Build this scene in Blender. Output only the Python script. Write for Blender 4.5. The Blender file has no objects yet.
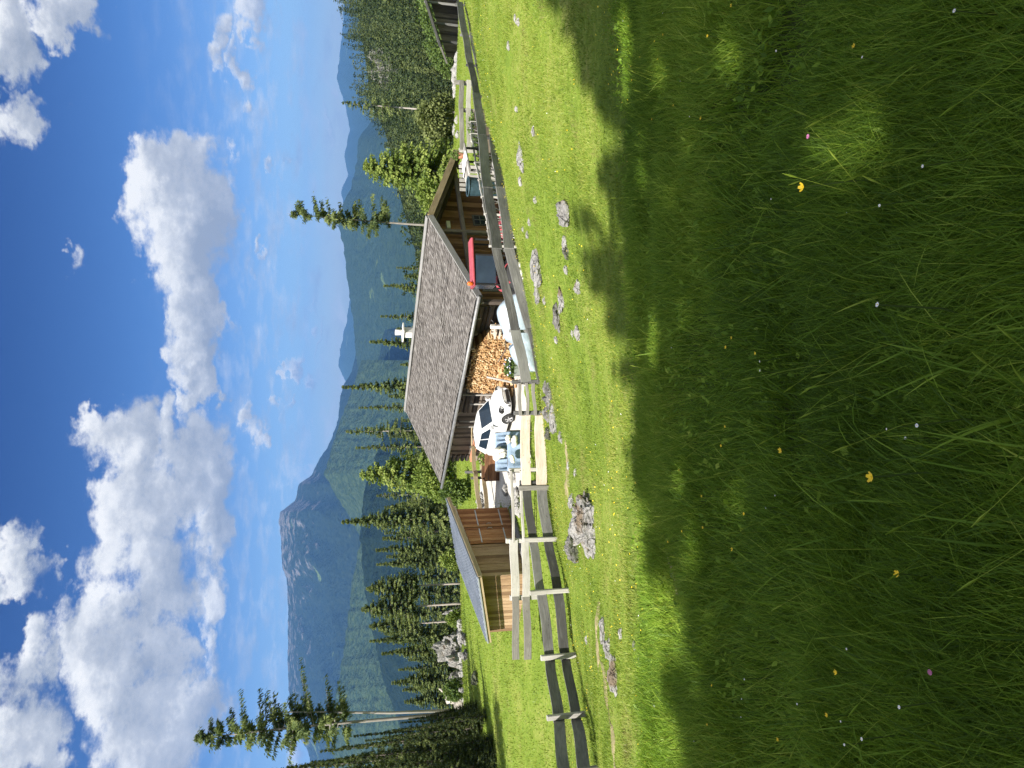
import bpy, math, random
import numpy as np
from mathutils import Vector, Matrix, noise as mnoise

random.seed(7); RNG = np.random.default_rng(7)
scene = bpy.context.scene
COL = scene.collection
F = 760.0; PITCH = 0.225
CP, SP = math.cos(PITCH), math.sin(PITCH)

# ------------------------------------------------------------------ picture geometry -> world metres
def ray(px, py):
    f, r, u = F, 384.0 - py, 512.0 - px
    return Vector((r, f*CP + u*SP, -f*SP + u*CP))
def P(px, py, d):
    v = ray(px, py); return v*(d/v.y)
def proj(p):
    f = p[1]*CP - p[2]*SP; u = p[1]*SP + p[2]*CP
    return 512 - F*u/f, 384 - F*p[0]/f

# ------------------------------------------------------------------ terrain height
CTL = [(0,0,-1.6),(-6,0,-1.5),(6,0,-1.3),(0,-10,.6),(0,-30,5),(-20,-10,.6),(20,-10,1.0),(0,3.7,-2.42),(0,8,-3.4),(0,14,-4.75),
 (-5,8,-3.5),(5,8,-3.15),(4.6,22,-5.1),(1.5,22.5,-5.85),(-.2,22.2,-5.98),(-4.7,22.8,-6.65),(-8,22,-6.95),(-8.3,16.3,-5.72),(8.2,26,-5.35),
 (12,31,-5.95),(19.4,38,-6.4),(3,27,-6.9),(7,32,-6.9),(-1.5,31,-7.0),(-5,30,-7.0),(-7.3,28.3,-7.05),(-11,30,-7.1),(-14,36,-7.3),
 (-6,38,-7.1),(3,38,-7),(12,40,-6.9),(20,45,-7.1),(30,50,-7.5),(-10,46,-7.6),(-22,42,-7.4),(0,50,-7.6),(15,58,-8.0),(-25,25,-6.2),
 (25,25,-4.2),(16,20,-3.6),(-16,16,-5.6),(38,42,-6),(4.2,25,-6.6),(6,27.5,-6.85),(30,70,-9.6),(-30,62,-9.5),(0,66,-9.9)]
def tps_fit(c):
    c = np.array(c, float); n = len(c)
    d = np.hypot(c[:,None,0]-c[None,:,0], c[:,None,1]-c[None,:,1])
    K = np.where(d > 0, d*d*np.log(d+1e-9), 0) + np.eye(n)*.6
    Pm = np.column_stack([np.ones(n), c[:,0], c[:,1]])
    A = np.zeros((n+3, n+3)); A[:n,:n] = K; A[:n,n:] = Pm; A[n:,:n] = Pm.T
    return c, np.linalg.solve(A, np.concatenate([c[:,2], np.zeros(3)]))
TC, TW = tps_fit(CTL)
def sstep(a, b, x):
    t = np.clip((x-a)/(b-a), 0, 1); return t*t*(3-2*t)
def hash2(ix, iy, s):
    h = (ix.astype(np.int64)*374761393 + iy.astype(np.int64)*668265263 + s*1442695041) & 0xffffffff
    h = ((h ^ (h >> 13))*1274126177) & 0xffffffff
    return ((h ^ (h >> 16)) & 0xffff)/65535.0
def vnoise(x, y, s=0):
    ix, iy = np.floor(x), np.floor(y); fx, fy = x-ix, y-iy
    fx = fx*fx*(3-2*fx); fy = fy*fy*(3-2*fy)
    a, b = hash2(ix,iy,s), hash2(ix+1,iy,s); c, d = hash2(ix,iy+1,s), hash2(ix+1,iy+1,s)
    return (a*(1-fx)+b*fx)*(1-fy) + (c*(1-fx)+d*fx)*fy
def fbm(x, y, o=5, s=0, ridged=False):
    t = 0; a = .5; tot = 0
    for i in range(o):
        n = vnoise(x, y, s+i*17)
        if ridged: n = 1-abs(2*n-1)
        t = t + a*n; tot += a; a *= .5; x = x*2.03+11.3; y = y*2.03+7.1
    return t/tot
def ground(x, y):
    x = np.asarray(x, float); y = np.asarray(y, float); sh = np.broadcast(x, y).shape
    x = np.broadcast_to(x, sh).ravel(); y = np.broadcast_to(y, sh).ravel()
    r = np.hypot(x, y)
    k = np.minimum(1, 75/np.maximum(r, 1e-6)); xx, yy = x*k, y*k
    d2 = (xx[:,None]-TC[:,0])**2 + (yy[:,None]-TC[:,1])**2
    z = (np.where(d2 > 0, .5*d2*np.log(d2+1e-12), 0) @ TW[:-3]) + TW[-3] + TW[-2]*xx + TW[-1]*yy
    z = z + (fbm(x*.9, y*.9, 3, 5)-.5)*.10*sstep(60, 30, r)
    fr = sstep(-.35, .3, y/np.maximum(r, 1e-6))
    down = -8.4 - .155*(r-52) - 6*sstep(150, 500, r)
    down = np.maximum(down, -395 + 25*fbm(x/900, y/900, 4, 9)) if True else down
    up = np.minimum(.2*r, 30+.02*r)
    far = fr*down + (1-fr)*np.minimum(up, 120)
    w = sstep(46, 74, r)
    return (z*(1-w) + far*w).reshape(sh)
def gz(x, y): return float(ground(np.array([x]), np.array([y]))[0])
def G(px, py):
    """where the line of sight through a picture point meets the ground"""
    v = ray(px, py); v = v/v.y
    t = np.concatenate([np.linspace(1, 60, 1500), np.linspace(60, 400, 800)])
    z = ground(v.x*t, t); i = int(np.argmax(z >= v.z*t))
    if i == 0: i = 1
    return Vector((v.x*t[i], t[i], float(z[i])))

# ------------------------------------------------------------------ object helpers
def tag(o, label=None, cat=None, group=None, kind=None):
    if label: o['label'] = label
    if cat: o['category'] = cat
    if group: o['group'] = group
    if kind: o['kind'] = kind
    return o
def empty(name, loc, label, cat, group=None):
    o = bpy.data.objects.new(name, None); COL.objects.link(o); o.location = loc; o.empty_display_size = .2
    return tag(o, label, cat, group)
def wloc(o):
    v = Vector((0,0,0))
    while o is not None:
        v = v + o.location; o = o.parent
    return v
def npmesh(name, V, faces, mats, parent=None, var=None, gc=None, smooth=False, mi=None):
    """faces: list of (n,k) index arrays"""
    V = np.asarray(V, np.float32)
    if parent is not None: V = V - np.array(wloc(parent), np.float32)
    me = bpy.data.meshes.new(name)
    me.vertices.add(len(V)); me.vertices.foreach_set('co', V.ravel())
    idx = np.concatenate([f.ravel() for f in faces]).astype(np.int32)
    tot = np.concatenate([np.full(len(f), f.shape[1]) for f in faces]).astype(np.int32)
    st = np.concatenate([[0], np.cumsum(tot)[:-1]]).astype(np.int32)
    me.loops.add(len(idx)); me.loops.foreach_set('vertex_index', idx)
    me.polygons.add(len(tot)); me.polygons.foreach_set('loop_start', st)
    if not isinstance(mats, (list, tuple)): mats = [mats]
    for m in mats: me.materials.append(m)
    if mi is not None: me.polygons.foreach_set('material_index', np.asarray(mi, np.int32))
    me.polygons.foreach_set('use_smooth', np.full(len(tot), bool(smooth)))
    me.update(calc_edges=True)
    if var is not None:
        a = me.attributes.new('var', 'FLOAT', 'FACE'); a.data.foreach_set('value', np.asarray(var, np.float32))
    if gc is not None:
        a = me.attributes.new('gc', 'FLOAT_VECTOR', 'POINT'); a.data.foreach_set('vector', np.asarray(gc, np.float32).ravel())
    o = bpy.data.objects.new(name, me); COL.objects.link(o)
    if parent is not None: o.parent = parent
    return o
class MB:
    def __init__(s): s.v = []; s.f = []; s.g = []; s.r = []; s.m = []
    def add(s, vs, fs, gs=None, var=None, m=0):
        b = len(s.v); s.v += [tuple(v) for v in vs]
        o = (random.random()*50, random.random()*50, random.random()*50)
        if gs is None: gs = vs
        s.g += [(g[0]+o[0], g[1]+o[1], g[2]+o[2]) for g in gs]
        var = random.random() if var is None else var
        for f in fs: s.f.append(tuple(i+b for i in f)); s.r.append(var); s.m.append(m)
    def beam(s, p0, p1, w, h, up=(0,0,1), ch=.12, taper=1., jit=0., n=1, var=None, m=0):
        """board from p0 to p1, w wide (sideways) and h high (along up), edges chamfered"""
        p0, p1 = Vector(p0), Vector(p1); ax = (p1-p0); L = ax.length; ax = ax/L
        up = Vector(up); up = (up-ax*up.dot(ax)); up = up.normalized() if up.length > 1e-4 else ax.orthogonal().normalized()
        sd = ax.cross(up); c = ch*min(w, h)
        ring = [(w/2-c,-h/2),(w/2,-h/2+c),(w/2,h/2-c),(w/2-c,h/2),(-w/2+c,h/2),(-w/2,h/2-c),(-w/2,-h/2+c),(-w/2+c,-h/2)]
        vs, gs, fs = [], [], []
        ph = random.random()*9
        for i in range(n+1):
            t = i/n; k = 1+(taper-1)*t
            q = p0+ax*(L*t) + (sd*math.sin(ph+t*5)+up*math.sin(ph*2+t*4))*jit*(1 if 0 < i < n else .3)
            for a, b in ring:
                kk = k*(1+jit*2*(random.random()-.5))
                vs.append(q+sd*a*kk+up*b*kk); gs.append((L*t, a, b))
        for i in range(n):
            for j in range(8):
                a = i*8+j; b = i*8+(j+1) % 8; fs.append((a, b, b+8, a+8))
        fs.append(tuple(range(7,-1,-1))); fs.append(tuple(range(n*8, n*8+8)))
        s.add(vs, fs, gs, var, m)
    def tube(s, pts, rad, n=8, var=None, m=0, cap=True):
        pts = [Vector(p) for p in pts]; L = 0; vs, gs, fs = [], [], []
        if not isinstance(rad, (list, tuple)): rad = [rad]*len(pts)
        for i, p in enumerate(pts):
            a = pts[max(i-1,0)]; b = pts[min(i+1,len(pts)-1)]; ax = (b-a).normalized()
            e = ax.cross(Vector((.31,.17,.93))) if abs(ax.z) < .9 else ax.cross(Vector((1,.1,0)))
            e.normalize(); q = ax.cross(e)
            if i: L += (p-pts[i-1]).length
            for j in range(n):
                t = 2*math.pi*j/n; vs.append(p+(e*math.cos(t)+q*math.sin(t))*rad[i]); gs.append((L, rad[i]*math.cos(t), rad[i]*math.sin(t)))
        for i in range(len(pts)-1):
            for j in range(n):
                a = i*n+j; b = i*n+(j+1) % n; fs.append((a, b, b+n, a+n))
        if cap: fs.append(tuple(range(n-1,-1,-1))); k = (len(pts)-1)*n; fs.append(tuple(range(k, k+n)))
        s.add(vs, fs, gs, var, m)
    def box(s, c, size, rz=0., var=None, m=0, ch=.06):
        c = Vector(c); d = Vector((math.cos(rz), math.sin(rz), 0))*size[0]/2
        s.beam(c-d, c+d, size[1], size[2], ch=ch, var=var, m=m)
    def prism(s, poly, off, var=None, m=0):
        """closed polygon swept along off"""
        n = len(poly); off = Vector(off); a = [Vector(p) for p in poly]; vs = a+[p+off for p in a]
        fs = [tuple(range(n-1,-1,-1)), tuple(range(n, 2*n))] + [(i, (i+1) % n, (i+1) % n+n, i+n) for i in range(n)]
        s.add(vs, fs, None, var, m)
    def build(s, name, mats, parent=None, smooth=False):
        off = Vector((0,0,0)) if parent is None else wloc(parent)
        me = bpy.data.meshes.new(name); me.from_pydata([(v[0]-off.x, v[1]-off.y, v[2]-off.z) for v in s.v], [], s.f)
        if not isinstance(mats, (list, tuple)): mats = [mats]
        for m in mats: me.materials.append(m)
        me.polygons.foreach_set('material_index', s.m); me.polygons.foreach_set('use_smooth', [smooth]*len(s.f))
        a = me.attributes.new('var', 'FLOAT', 'FACE'); a.data.foreach_set('value', s.r)
        a = me.attributes.new('gc', 'FLOAT_VECTOR', 'POINT'); a.data.foreach_set('vector', np.array(s.g, np.float32).ravel())
        o = bpy.data.objects.new(name, me); COL.objects.link(o)
        if parent is not None: o.parent = parent
        return o
def copy_tree(o, loc=None, parent=None, rz=None, sc=None):
    c = o.copy(); COL.objects.link(c)
    if parent is not None: c.parent = parent
    if loc is not None: c.location = loc
    if rz is not None: c.rotation_euler = (0, 0, rz)
    if sc is not None: c.scale = (sc if isinstance(sc, tuple) else (sc, sc, sc))
    for ch in list(o.children): copy_tree(ch, None, c)
    return c

# ------------------------------------------------------------------ materials
class NT:
    def __init__(s, name, world=False):
        if world: s.id = bpy.data.worlds.new(name)
        else: s.id = bpy.data.materials.new(name)
        s.id.use_nodes = True; s.t = s.id.node_tree; s.t.nodes.clear()
        s.out = s.t.nodes.new('ShaderNodeOutputWorld' if world else 'ShaderNodeOutputMaterial')
    def n(s, typ, inp=None, **kw):
        nd = s.t.nodes.new(typ)
        for k, v in kw.items(): setattr(nd, k, v)
        for k, v in (inp or {}).items():
            if isinstance(v, bpy.types.NodeSocket): s.t.links.new(v, nd.inputs[k])
            else: nd.inputs[k].default_value = v
        return nd
    def math(s, op, a, b=0., c=0., clamp=False):
        nd = s.t.nodes.new('ShaderNodeMath'); nd.operation = op; nd.use_clamp = clamp
        for i, v in enumerate((a, b, c)):
            if isinstance(v, bpy.types.NodeSocket): s.t.links.new(v, nd.inputs[i])
            else: nd.inputs[i].default_value = v
        return nd.outputs[0]
    def ramp(s, fac, stops, interp='LINEAR'):
        nd = s.t.nodes.new('ShaderNodeValToRGB'); cr = nd.color_ramp; cr.interpolation = interp
        while len(cr.elements) < len(stops): cr.elements.new(.5)
        for e, (p, c) in zip(cr.elements, stops): e.position = p; e.color = (*c, 1) if len(c) == 3 else c
        s.t.links.new(fac, nd.inputs[0]); return nd.outputs[0]
    def noise(s, vec, scale, detail=3., rough=.55, dist=0., col=False):
        nd = s.n('ShaderNodeTexNoise', {'Vector': vec, 'Scale': scale, 'Detail': detail, 'Roughness': rough, 'Distortion': dist})
        return nd.outputs['Color'] if col else nd.outputs['Fac']
    def mix(s, fac, a, b, typ='MIX'):
        nd = s.t.nodes.new('ShaderNodeMix'); nd.data_type = 'RGBA'; nd.blend_type = typ
        for i, v in ((0, fac), (6, a), (7, b)):
            if isinstance(v, bpy.types.NodeSocket): s.t.links.new(v, nd.inputs[i])
            elif i == 0: nd.inputs[0].default_value = v
            else: nd.inputs[i].default_value = (*v, 1) if len(v) == 3 else v
        return nd.outputs[2]
    def attr(s, name):
        return s.n('ShaderNodeAttribute', attribute_name=name)
    def pos(s): return s.n('ShaderNodeNewGeometry').outputs['Position']
    def scale(s, vec, sc):
        return s.n('ShaderNodeVectorMath', {0: vec, 1: sc}, operation='MULTIPLY').outputs[0]
    def bump(s, h, dist=.02, st=1.):
        return s.n('ShaderNodeBump', {'Height': h, 'Distance': dist, 'Strength': st}).outputs[0]
    def pbr(s, col, rough=.8, nrm=None, metal=0., spec=.3, extra=None):
        inp = {'Base Color': col if isinstance(col, bpy.types.NodeSocket) else (*col, 1), 'Roughness': rough, 'Metallic': metal, 'Specular IOR Level': spec}
        if nrm is not None: inp['Normal'] = nrm
        inp.update(extra or {})
        b = s.n('ShaderNodeBsdfPrincipled', inp); s.t.links.new(b.outputs[0], s.out.inputs['Surface']); return s.id
    def surf(s, sh): s.t.links.new(sh, s.out.inputs['Surface']); return s.id

def wood(name, dark, mid, light, rough=.85, grain=1., varamt=.8):
    """grain runs along gc.x; every board has its own tone"""
    t = NT(name); g = t.attr('gc').outputs['Vector']; v = t.attr('var').outputs['Fac']
    a = t.noise(t.scale(g, (1.2*grain, 22, 22)), 2.2, 5, .65)
    b = t.noise(t.scale(g, (.7, 3, 3)), 1.6, 3, .6)
    f = t.math('ADD', t.math('MULTIPLY', a, .55), t.math('MULTIPLY', b, .45))
    f = t.math('ADD', f, t.math('MULTIPLY', t.math('SUBTRACT', v, .5), varamt*.55))
    c = t.ramp(f, [(.30, dark), (.5, mid), (.70, light)])
    k = t.noise(t.scale(g, (3, 9, 9)), 2.5, 2, .5)
    c = t.mix(t.math('MULTIPLY', t.math('GREATER_THAN', k, .70), .55), c, tuple(x*.45 for x in dark))
    return t.pbr(c, rough, t.bump(a, .006, .8), spec=.2)
M = {}
M['grey_wood'] = wood('grey_wood', (.06,.059,.057), (.135,.133,.128), (.225,.22,.212))
M['pale_wood'] = wood('pale_wood', (.17,.16,.145), (.31,.295,.27), (.45,.43,.40))
M['tan_wood'] = wood('tan_wood', (.27,.20,.15), (.44,.365,.295), (.56,.50,.43), varamt=.35)
M['log_wood'] = wood('log_wood', (.055,.045,.037), (.12,.096,.077), (.23,.19,.155))
M['brown_wood'] = wood('brown_wood', (.085,.04,.02), (.19,.095,.048), (.32,.175,.095))
M['shed_door'] = wood('shed_door', (.20,.085,.035), (.33,.16,.07), (.46,.26,.13))
M['shed_wood'] = wood('shed_wood', (.17,.105,.06), (.29,.19,.11), (.39,.28,.18))
M['ochre_wood'] = wood('ochre_wood', (.16,.12,.07), (.27,.21,.12), (.38,.31,.19))
M['bark'] = wood('bark', (.06,.05,.042), (.14,.12,.10), (.27,.24,.21), varamt=.2)
M['pale_bark'] = wood('pale_bark', (.22,.19,.16), (.38,.34,.30), (.5,.46,.42), varamt=.2)

def shingle_mat():
    t = NT('shingles'); g = t.attr('gc').outputs['Vector']; v = t.attr('var').outputs['Fac']
    a = t.noise(t.scale(g, (2, 18, 18)), 2.0, 4, .65)
    f = t.math('ADD', t.math('MULTIPLY', v, .62), t.math('MULTIPLY', a, .38))
    c = t.ramp(f, [(.15, (.05,.046,.043)), (.4, (.112,.102,.095)), (.65, (.168,.156,.146)), (.9, (.265,.25,.235))])
    big = t.noise(t.pos(), .9, 3, .6)
    c = t.mix(t.math('MULTIPLY', t.math('GREATER_THAN', big, .56), .25), c, (.10,.095,.085))
    return t.pbr(c, .9, t.bump(a, .006, .7), spec=.15)
M['shingles'] = shingle_mat()
def rock_mat(name, dark, mid, light, lich=(.13,.09,.05), la=.58):
    t = NT(name); p = t.pos()
    a = t.noise(p, 3.2, 6, .65); b = t.noise(p, 11, 5, .7); c3 = t.noise(p, 1.3, 4, .6)
    c = t.ramp(t.math('ADD', t.math('MULTIPLY', a, .5), t.math('MULTIPLY', b, .5)), [(.32, dark), (.48, mid), (.66, light)])
    c = t.mix(t.ramp(c3, [(la, (0,0,0)), (la+.07, (.8,.8,.8))]), c, lich)
    vor = t.n('ShaderNodeTexVoronoi', {'Vector': t.mix(.25, p, t.noise(p, 2, 3, .6, col=True)), 'Scale': 3.2}, feature='DISTANCE_TO_EDGE').outputs[0]
    crack = t.ramp(vor, [(.0, (1,1,1)), (.035, (0,0,0))])
    c = t.mix(t.math('MULTIPLY', crack, .55), c, tuple(x*.35 for x in dark))
    h = t.math('ADD', b, t.math('MULTIPLY', a, 1.3))
    return t.pbr(c, .9, t.bump(t.math('SUBTRACT', h, t.math('MULTIPLY', crack, .35)), .07, 1.), spec=.2)
M['rock'] = rock_mat('limestone', (.095,.092,.088), (.225,.218,.208), (.39,.38,.365))
M['dark_rock'] = rock_mat('mossy_rock', (.05,.05,.045), (.13,.125,.115), (.28,.27,.26), (.05,.06,.025), .5)
M['white_rock'] = rock_mat('white_stone', (.17,.165,.155), (.29,.28,.265), (.40,.39,.37), (.2,.17,.12), .68)

def plain(name, col, rough=.5, metal=0., spec=.4, nscale=14., amt=.25, coat=0.):
    t = NT(name); f = t.noise(t.pos(), nscale, 4, .6)
    c = t.ramp(f, [(.3, tuple(x*(1-amt) for x in col)), (.7, tuple(min(1, x*(1+amt)) for x in col))])
    return t.pbr(c, rough, t.bump(f, .002, .4), metal, spec, {'Coat Weight': coat} if coat else None)
M['white_paint'] = plain('white_car_paint', (.60,.61,.62), .35, 0, .4, 3, .04, .3)
M['black_plastic'] = plain('black_plastic', (.015,.015,.016), .5)
M['rubber'] = plain('rubber', (.02,.02,.02), .8)
M['glass'] = plain('car_glass', (.012,.022,.036), .12, 0, .35, 2, .15)
M['tractor_glass'] = plain('tractor_glass', (.03,.045,.068), .2, 0, .4, 2, .2)
M['alloy'] = plain('alloy', (.45,.45,.46), .4, .6)
M['chrome'] = plain('chrome', (.5,.5,.52), .25, .8)
M['lamp_glass'] = plain('lamp_glass', (.55,.58,.6), .12, 0, .8)
M['red_paint'] = plain('red_paint', (.34,.06,.075), .45, 0, .4, 5, .22)
M['orange'] = plain('orange_plastic', (.75,.13,.02), .35)
M['zinc'] = plain('zinc', (.33,.35,.36), .45, .5, .5, 6, .15)
M['gutter'] = plain('gutter_metal', (.20,.20,.20), .5, .4, .5, 5, .2)
M['plaster'] = plain('white_plaster', (.72,.70,.66), .85, 0, .2, 8, .1)
M['teal'] = plain('teal_paint', (.028,.055,.068), .5, 0, .4, 6, .25)
M['dark_hole'] = plain('dark_inside', (.01,.009,.008), .9)
M['terracotta'] = plain('terracotta', (.42,.20,.12), .85, 0, .2, 9, .25)
M['cream'] = plain('cream_cloth', (.68,.64,.55), .9, 0, .1, 20, .12)
M['soil'] = plain('soil', (.07,.05,.035), .95, 0, .1, 20, .4)
M['yellow'] = plain('yellow_petal', (.78,.55,.02), .6)
M['petal_white'] = plain('white_petal', (.75,.75,.76), .7)
M['pink'] = plain('pink_petal', (.62,.22,.42), .7)
M['blueflower'] = plain('blue_petal', (.16,.20,.55), .7)
def tarp():
    t = NT('plastic_sheet'); p = t.pos(); f = t.noise(p, 2.4, 5, .6)
    c = t.ramp(f, [(.3, (.25,.31,.36)), (.7, (.36,.43,.49))])
    return t.pbr(c, .33, t.bump(t.noise(p, 5, 4, .6), .05, .6), 0, .5)
M['tarp'] = tarp()
def stripes():
    t = NT('striped_cloth'); g = t.attr('gc').outputs['Vector']
    w = t.n('ShaderNodeTexWave', {'Vector': g, 'Scale': 4.2, 'Distortion': .6, 'Detail': 1.}, bands_direction='X').outputs['Fac']
    c = t.mix(t.ramp(w, [(.35, (0,0,0)), (.6, (1,1,1))]), (.12,.19,.29), (.30,.37,.46))
    return t.pbr(c, .9, t.bump(t.noise(g, 6, 3, .6), .02, .5), spec=.1)
M['stripes'] = stripes()
def metal_roof():
    t = NT('metal_roof'); p = t.pos(); f = t.noise(p, 1.5, 4, .6)
    c = t.ramp(f, [(.3, (.19,.22,.26)), (.7, (.29,.32,.37))])
    return t.pbr(c, .42, t.bump(f, .01, .3), .35, .5)
M['metal_roof'] = metal_roof()
def endgrain():
    t = NT('split_log'); v = t.attr('var').outputs['Fac']; f = t.noise(t.pos(), 30, 3, .6)
    c = t.ramp(t.math('ADD', t.math('MULTIPLY', v, .75), t.math('MULTIPLY', f, .25)),
               [(.1, (.15,.075,.035)), (.35, (.32,.18,.08)), (.6, (.45,.29,.14)), (.9, (.60,.45,.28))])
    return t.pbr(c, .9, t.bump(f, .01, .5), spec=.1)
M['log_end'] = endgrain()

def leafy(name, stops, trans=.35, rough=.6, big=.25, gloss=.012, worn=None):
    """foliage: each leaf or needle spray its own tone, with light coming through"""
    t = NT(name); v = t.attr('var').outputs['Fac']
    b = t.noise(t.pos(), big, 2, .5)
    f = t.math('ADD', t.math('MULTIPLY', v, .7), t.math('MULTIPLY', b, .3))
    c = t.ramp(f, stops)
    if worn: c = t.mix(t.ramp(t.noise(t.pos(), .8, 5, .65), [(.54, (0,0,0)), (.68, (.65,.65,.65))]), c, worn)
    d = t.n('ShaderNodeBsdfDiffuse', {'Color': c}); tr = t.n('ShaderNodeBsdfTranslucent', {'Color': t.mix(.35, c, (.16,.22,.01))})
    m = t.n('ShaderNodeMixShader', {0: trans, 1: d.outputs[0], 2: tr.outputs[0]})
    g = t.n('ShaderNodeBsdfGlossy', {'Color': (.8,.85,.8,1), 'Roughness': rough})
    m2 = t.n('ShaderNodeMixShader', {0: gloss, 1: m.outputs[0], 2: g.outputs[0]})
    return t.surf(m2.outputs[0])
M['spruce'] = leafy('spruce_needles', [(.12,(.024,.040,.015)),(.5,(.088,.122,.038)),(.85,(.19,.225,.070))], .28)
M['spruce_dark'] = leafy('dark_spruce_needles', [(.15,(.012,.022,.009)),(.5,(.036,.055,.018)),(.85,(.105,.13,.036))], .2)
M['larch'] = leafy('larch_needles', [(.15,(.075,.115,.024)),(.5,(.155,.215,.042)),(.85,(.27,.32,.08))], .35)
M['leaf_pale'] = leafy('willow_leaves', [(.15,(.075,.095,.035)),(.5,(.16,.19,.065)),(.85,(.28,.31,.13))], .35)
M['leaf_mid'] = leafy('shrub_leaves', [(.15,(.035,.065,.016)),(.5,(.080,.125,.030)),(.85,(.15,.21,.05))], .3)
M['far_trees'] = leafy('forest_needles', [(.15,(.010,.020,.008)),(.5,(.034,.052,.017)),(.85,(.095,.115,.036))], .1, .6, .02)
M['grass_long'] = leafy('long_grass', [(.05,(.032,.070,.008)),(.38,(.13,.235,.020)),(.66,(.25,.375,.036)),(.88,(.42,.50,.075)),(.99,(.58,.54,.25))], .42, .5, .5, .012)
M['grass_short'] = leafy('meadow_grass', [(.12,(.085,.145,.016)),(.40,(.165,.235,.026)),(.66,(.235,.295,.042)),(.86,(.33,.345,.075)),(1,(.42,.38,.19))], .40, .5, .35, .015, (.30,.26,.10))
def ground_mat():
    t = NT('turf'); p = t.pos()
    a = t.noise(p, .45, 5, .6); b = t.noise(p, 7, 4, .7); c2 = t.noise(p, .11, 3, .5)
    f = t.math('ADD', t.math('MULTIPLY', a, .5), t.math('MULTIPLY', b, .5))
    c = t.ramp(f, [(.3, (.075,.12,.018)), (.5, (.14,.20,.028)), (.62, (.22,.24,.06)), (.72, (.30,.25,.13))])
    # rough woodland floor and far valley ground away from the alp
    ln = t.n('ShaderNodeVectorMath', {0: p}, operation='LENGTH').outputs['Value']
    fr = t.ramp(t.math('DIVIDE', ln, 200.), [(.28, (0,0,0)), (.42, (1,1,1))])
    w = t.ramp(t.noise(p, .004, 6, .6), [(.44, (.018,.032,.012)), (.52, (.030,.05,.016)), (.56, (.13,.19,.04)), (.7, (.17,.23,.05))])
    c = t.mix(fr, c, w)
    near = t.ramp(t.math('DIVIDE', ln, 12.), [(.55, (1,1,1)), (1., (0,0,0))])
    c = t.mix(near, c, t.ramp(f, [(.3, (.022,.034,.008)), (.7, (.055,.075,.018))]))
    return t.pbr(c, 1., t.bump(b, .05, .8), spec=.05)
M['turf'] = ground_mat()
def gravel(name, a, b, c):
    t = NT(name); p = t.pos(); f = t.noise(p, 22, 4, .7); g = t.noise(p, 1.2, 4, .6)
    col = t.ramp(t.math('ADD', t.math('MULTIPLY', f, .6), t.math('MULTIPLY', g, .4)), [(.35, a), (.5, b), (.65, c)])
    return t.pbr(col, .95, t.bump(f, .03, .8), spec=.1)
M['gravel'] = gravel('gravel', (.30,.28,.25), (.48,.46,.42), (.62,.60,.56))
M['dirt'] = gravel('dirt', (.16,.14,.06), (.27,.23,.12), (.36,.31,.19))
def mountain_mat(name, rock_lo, rock_hi, meadow=.62, f0=(.022,.040,.018), f1=(.050,.075,.03), scale=.0022, rockc=((.17,.165,.16),(.36,.35,.34))):
    t = NT(name); p = t.pos(); geo = t.n('ShaderNodeNewGeometry'); n = t.n('ShaderNodeSeparateXYZ', {0: geo.outputs['Normal']}).outputs[2]
    z = t.n('ShaderNodeSeparateXYZ', {0: p}).outputs[2]
    big = t.noise(p, scale, 6, .6); mid = t.noise(p, scale*5, 5, .65); fine = t.noise(p, .035, 4, .7)
    c = t.ramp(fine, [(.35, f0), (.62, f1)])
    md = t.ramp(big, [(meadow, (0,0,0)), (meadow+.025, (1,1,1))])
    c = t.mix(md, c, t.ramp(mid, [(.35, (.06,.09,.03)), (.65, (.12,.165,.05))]))
    st = t.math('SUBTRACT', 1., n)
    alt = t.math('DIVIDE', t.math('SUBTRACT', z, rock_lo), rock_hi-rock_lo)
    r = t.math('ADD', t.math('ADD', t.math('MULTIPLY', st, .9), t.math('MULTIPLY', alt, .8)), t.math('MULTIPLY', t.math('SUBTRACT', mid, .5), 2.2))
    rm = t.ramp(r, [(.80, (0,0,0)), (1.0, (1,1,1))])
    c = t.mix(rm, c, t.ramp(t.noise(t.scale(p, (1,1,2.5)), scale*12, 6, .7), [(.3, rockc[0]), (.7, rockc[1])]))
    return t.pbr(c, 1., t.bump(t.math('ADD', fine, t.math('MULTIPLY', mid, 6.)), 14., .9), spec=.0)
M['massif'] = mountain_mat('massif_slopes', -150, 420, .66, (.006,.013,.009), (.022,.034,.018), rockc=((.07,.068,.068),(.17,.16,.15)))  # slope colours darkened to stand in for a cloud shadow
M['wooded'] = mountain_mat('wooded_slopes', 600, 1600, .66, (.014,.028,.013), (.034,.055,.022))
M['foothill'] = mountain_mat('foothill_slopes', 900, 2000, .68, (.016,.032,.016), (.050,.074,.032))
M['hill_dark'] = mountain_mat('dark_wooded_slopes', 900, 2200, .78, (.006,.013,.008), (.014,.024,.012))
M['hill_floor'] = mountain_mat('forest_floor', -60, 60, .80, (.02,.03,.014), (.045,.06,.024), .02, ((.22,.21,.20),(.46,.45,.43)))

M['twin_bark'] = wood('twin_bark', (.13,.115,.10), (.24,.22,.20), (.34,.32,.30), varamt=.2)
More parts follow.
